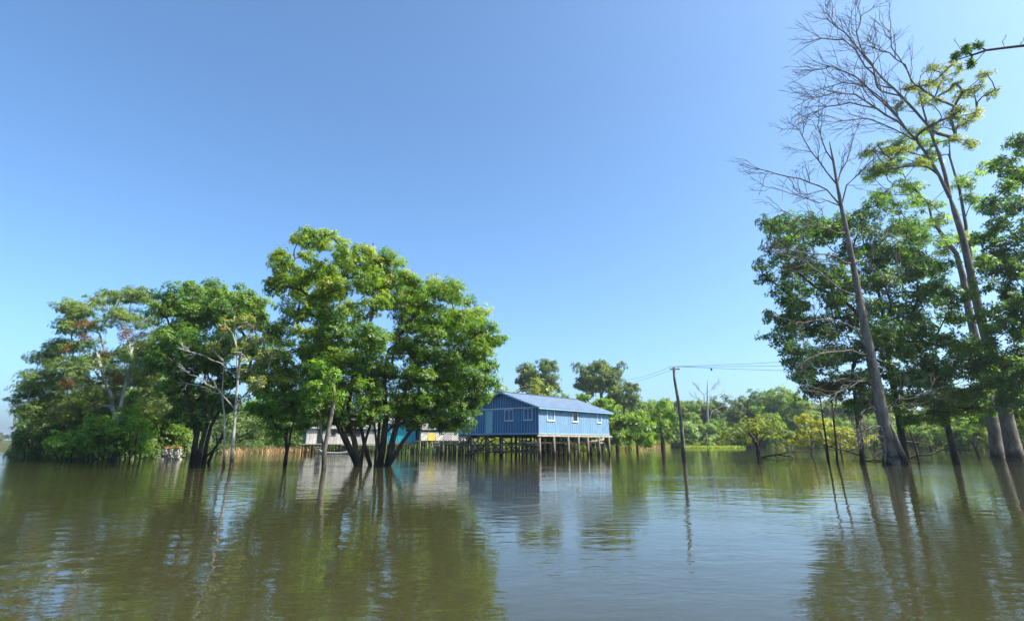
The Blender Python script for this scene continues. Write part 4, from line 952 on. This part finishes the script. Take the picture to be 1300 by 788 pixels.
# ------------------------------------------------------------------ forest on the banks: one tree of each kind, copied
def proto(name, H, W_, leaf, bark, kind, dens=2.2, L=.62, W2=.26, n=26, per=7):
    tw = H*.022
    st = [([np.array([0, 0, -.6]), np.array([.1, 0, H*.25]), np.array([-.2, .2, H*.5]), np.array([.1, 0, H*.68])], [tw*1.3, tw, tw*.8, tw*.5])]
    bl = []
    for i in range(n):
        a = R.uniform(0, 6.28); q = math.sqrt(R.random())
        if kind == 'dome': z = H*(.42+.50*R.random()*math.sqrt(max(.05, 1-q*q)))+0; rr = W_*.5*q*.85
        elif kind == 'umbrella': z = H*(.70+.24*R.random()*(1-q*.6)); rr = W_*.5*q
        elif kind == 'tall': z = H*(.56+.40*R.random()*math.sqrt(1-.6*q*q)); rr = W_*.5*q*.85
        else: z = H*(.12+.78*R.random()*math.sqrt(max(.1, 1-q*q*.9))); rr = W_*.5*q*.9
        bl.append((np.array([rr*math.cos(a), rr*math.sin(a), z]), W_*R.uniform(.10, .17)))
    return make_tree(name, '', None, st, bl, leaf, bark, dens=dens, per=per, L=L, W=W2, flat=.7, sub=7, subr=.5, rt=.025)
PR = {
    'dome': (proto('forest_tree', 16, 13, LM['far'], BK['mid'], 'dome', n=38, dens=2.6), 16),
    'dome2': (proto('forest_tree', 15, 12, LM['fardark'], BK['grey'], 'dome', n=36, dens=2.6), 15),
    'umbrella': (proto('forest_tree', 20, 15, LM['far'], BK['grey'], 'umbrella', n=30, dens=2.6), 20),
    'emergent': (proto('emergent_tree', 26, 15, LM['fardark'], BK['mid'], 'tall', n=46, dens=2.8), 26),
    'bush': (proto('bank_tree', 8, 8, LM['main'], BK['mid'], 'bush', n=30, dens=3.6, L=.5, W2=.2), 8),
    'pale': (proto('bank_tree', 9, 8, LM['pale'], BK['pale'], 'bush', n=24, dens=3.0, L=.5, W2=.18), 9),
    'olive': (proto('bank_tree', 10, 9, LM['olive'], BK['mid'], 'bush', n=30, dens=3.2, L=.5, W2=.2), 10),
}
used = {k: False for k in PR}
def place(kind, u, vtop, D, wscale=1.0, label=None, group='forest trees on the far bank'):
    root, H = PR[kind]
    top = P(u, vtop, D); sc = (top[2]-.2)/H; ws = sc*wscale*R.uniform(.92, 1.08)
    rz = R.uniform(0, 6.28); loc = (top[0], top[1], .15)
    if used[kind]: o = copy_tree(root, loc, rz, (ws, ws, sc))
    else:
        used[kind] = True; o = root; o.location = loc; o.rotation_euler = (0, 0, rz); o.scale = (ws, ws, sc)
    o['label'] = label or GENERIC[kind]; o['category'] = 'tree'; o['group'] = group; return o
GENERIC = {'dome': 'rounded mid green forest tree', 'dome2': 'rounded dark green forest tree', 'umbrella': 'flat topped forest tree', 'emergent': 'tall dark tree',
 'bush': 'leafy green low tree', 'pale': 'pale airy low tree', 'olive': 'olive green bushy tree'}
WORD = {'dome': 'mid green trees', 'dome2': 'dark green trees', 'umbrella': 'flat topped trees', 'emergent': 'tall dark trees', 'bush': 'low leafy trees', 'pale': 'pale low trees', 'olive': 'olive trees'}
# named ones that stand out
place('emergent', 683, 446, 150, .85, 'tall dark round crowned tree rising above the left end of the blue house roof')
place('emergent', 760, 446, 150, 1.0, 'tallest dark emergent tree rising above the right end of the blue house roof')
place('emergent', 790, 478, 145, .9, 'open crowned tree leaning out right of the tallest dark emergent tree')
place('olive', 655, 469, 118, 1.3, 'olive green tree standing just behind the ridge of the blue house')
place('olive', 676, 482, 116, 1.1, 'lower olive tree behind the ridge of the blue house')
place('dome', 712, 488, 122, .9, 'mid green tree behind the middle of the blue house roof')
place('dome', 700, 494, 118, .8, 'small green tree behind the middle of the blue house roof')
place('bush', 745, 493, 112, 1.1, 'bright green low tree behind the right half of the blue house roof')
place('bush', 780, 497, 108, 1.25, 'largest bright green bushy tree just right of the blue house')
place('bush', 806, 522, 112, 1.0, 'green bushy tree at the waterside right of the raised canoe')
place('bush', 762, 510, 104, 1.0, 'green bushy tree behind the right end of the blue house')
place('dome2', 922, 496, 200, .85, 'dark brownish green round tree left of the highest far trees')
place('dome', 985, 480, 195, 1.1, 'highest broad crowned tree on the far bank right of the pole')
place('dome2', 960, 489, 200, .9, 'dark tree adjoining the highest broad crowned far tree')
place('dome', 1005, 492, 185, 1.0, 'green tree on the right shoulder of the highest far tree')
place('bush', 958, 510, 178, 1.3, 'bright green bushy tree under the highest far trees')
place('pale', 880, 520, 180, 1.2, 'pale airy tree on the far bank just right of the pole')
place('pale', 862, 510, 182, 1.1, 'pale airy flat crowned tree on the far bank behind the pole')
rnd = random.Random(5)
def row(u0, u1, n, v0, v1, Df, kinds, wsc=(.85, 1.2), where='on the far bank right of the utility pole'):
    for i in range(n):
        u = u0+(u1-u0)*(i+rnd.uniform(.1, .9))/n
        k = rnd.choice(kinds); place(k, u, rnd.uniform(v0, v1), shore_u(u)*Df+rnd.uniform(0, 8), rnd.uniform(*wsc), GENERIC[k]+' '+where, WORD[k]+' '+where)
row(796, 905, 11, 498, 512, 1.16, ['dome', 'dome', 'dome2', 'umbrella'], where='on the far bank behind the utility pole'); row(800, 940, 9, 527, 541, 1.07, ['bush', 'dome2', 'olive'], where='at the far waterside by the utility pole')
row(905, 1100, 10, 494, 508, 1.22, ['dome', 'dome2', 'dome'], where='beside the highest far trees'); row(930, 1100, 10, 525, 538, 1.10, ['bush', 'olive', 'dome', 'pale'], where='at the far waterside before the highest far trees')
row(1090, 1420, 12, 485, 508, 1.25, ['dome', 'umbrella', 'olive'], where='on the bank behind the tall right trunks'); row(1090, 1420, 13, 520, 540, 1.10, ['bush', 'olive', 'pale', 'dome2'], where='at the waterside behind the tall right trunks')
row(1420, 1600, 3, 480, 510, 1.3, ['dome', 'dome2'], where='beyond the right edge trees')
row(570, 800, 8, 494, 508, 1.30, ['dome', 'olive', 'dome2'], where='in the tree line behind the blue house'); row(575, 800, 8, 525, 540, 1.12, ['bush', 'olive', 'pale'], where='on the bank behind the blue house')
row(290, 570, 10, 482, 505, 1.30, ['dome', 'dome2', 'olive'], where='in the tree line behind the small houses'); row(275, 570, 10, 520, 540, 1.12, ['bush', 'olive', 'pale', 'dome2'], where='on the bank behind the small houses')
row(70, 290, 8, 470, 500, 1.45, ['dome', 'dome2', 'umbrella'], where='behind the spreading tree'); row(45, 250, 7, 505, 530, 1.25, ['bush', 'dome2'], where='behind the bank shrubs')
row(-120, 22, 6, 543, 549, 2.6, ['dome', 'dome2'], (1.0, 1.6), 'at the far left horizon')
row(782, 1000, 15, 532, 549, 1.01, ['bush', 'olive', 'pale', 'bush'], (.9, 1.3), where='at the edge of the far bank'); row(1000, 1400, 20, 530, 550, 1.02, ['bush', 'olive', 'pale', 'bush'], (.9, 1.4), where='at the water edge on the right bank')
row(1080, 1330, 9, 515, 535, .80, ['bush', 'olive', 'bush'], (.9, 1.3), where='growing in the flood behind the tall right trunks')
# far bare tree on the skyline
make_tree('bare_tree', 'small leafless tree standing against the sky above the far bank right of the pole', None,
    [stem([(899, 566), (898.5, 540), (898, 515), (898, 495), (898, 482)], 182, (3.4, 3, 2.4, 1.6, .9), .2)], [], None, BK['pale'], rt=.035,
    bare=bare_fun([([(898, 520), (890, 510), (883, 505)], 182, 0), ([(898, 515), (906, 505), (914, 500)], 182, 1), ([(898, 505), (890, 497), (885, 492)], 182, -1), ([(898, 500), (905, 492), (909, 488)], 182, 1), ([(898, 528), (908, 520), (916, 516)], 182, 1)],
                  tl=2.0, depth=2, spread=.4, dens=.9))
# dark thicket masses that nobody could count: undergrowth along the banks
def undergrowth(name, label, u0, u1, n, hmin, hmax, leaf, f0, f1, L, W2, seed, dens=1.0):
    g = np.random.default_rng(seed); bl = []
    us = g.uniform(u0, u1, n)
    for u in us:
        y = shore_u(u)*g.uniform(f0, f1); x = (u-CX)/731*y; h = g.uniform(hmin, hmax)
        bl.append((np.array([x, y, h]), g.uniform(.9, 1.7)))
    pp, dd, tt = clump_points(bl, dens, .8, 6, .55)
    pp[:, 2] = np.maximum(pp[:, 2], .1)
    V, T = spray_leaves(pp, dd, tt, 6, L, W2, .3)
    o = link_mesh(name, quads_mesh(name, V, T, leaf)); tag(o, label, 'undergrowth', None, 'stuff'); return o
undergrowth('undergrowth', 'dark tangled undergrowth along the far bank', 560, 1400, 1300, .3, 8, LM['far'], 1.02, 1.2, .6, .26, 3, 2.5)
undergrowth('undergrowth', 'dark tangled undergrowth along the near left bank', 25, 620, 900, .3, 5.5, LM['fardark'], 1.01, 1.22, .5, .22, 4, 3)
undergrowth('undergrowth', 'light leafy undergrowth at the edge of the far bank', 600, 1400, 520, .1, 2.0, LM['olive'], .985, 1.04, .45, .16, 5, 3)
undergrowth('undergrowth', 'leafy undergrowth at the edge of the left bank, darkened for the shade under the houses', 20, 600, 260, .1, 1.2, LM['fardark'], 1.0, 1.06, .34, .13, 6, 4)  # dark leaf colour stands in for the shade seen beneath the houses
def blades(name, label, u0, u1, n, f0, f1, h, w_, leaf, lean=.25, seed=1):
    g = np.random.default_rng(seed); u = g.uniform(u0, u1, n); sh = np.array([shore_u(x) for x in u]); y = sh*g.uniform(f0, f1, n); x = (u-CX)/731*y
    b = np.stack([x, y, np.full(n, .0)], 1); a = g.uniform(0, 6.28, n); sd = np.stack([np.cos(a), np.sin(a), np.zeros(n)], 1)*w_*.5
    H = h*g.uniform(.4, 1.15, n)[:, None]; t = b+np.array([0, 0, 1.0])*H+g.normal(0, lean, (n, 3))*np.array([1, 1, 0])*H
    V = np.stack([b-sd, b+sd, t+sd*.3, t-sd*.3], 1); o = link_mesh(name, quads_mesh(name, V, g.uniform(0, 1, n), leaf)); tag(o, label, name, None, 'stuff'); return o
blades('grass', 'bright green floating meadow grass at the far bank right of the pole', 865, 945, 7000, .95, 1.0, .6, .16, LM['grass'], .5, 2)
blades('reeds', 'dry pale reeds along the bank behind the pale thin trunks', 285, 400, 1800, .99, 1.05, .9, .09, LM['reed'], .35, 3)
blades('reeds', 'pale dry stalks along the bank right of the blue house', 780, 850, 1000, .98, 1.03, 1.4, .10, LM['reed'], .25, 5)

# thin humid air
hz = bpy.data.materials.new('haze'); hz.use_nodes = True; hn = hz.node_tree; hn.nodes.remove(hn.nodes['Principled BSDF'])
pv = hn.nodes.new('ShaderNodeVolumePrincipled'); pv.inputs['Color'].default_value = (.80, .88, 1.0, 1); pv.inputs['Density'].default_value = .00022; pv.inputs['Anisotropy'].default_value = .3
hn.links.new(pv.outputs[0], hn.nodes['Material Output'].inputs['Volume'])
mb = MB(); mb.box(-4480, 4480, -4480, 4480, -3.0, 48, hz); tag(mb.build('haze'), 'thin humid haze over the river', 'haze', None, 'stuff')
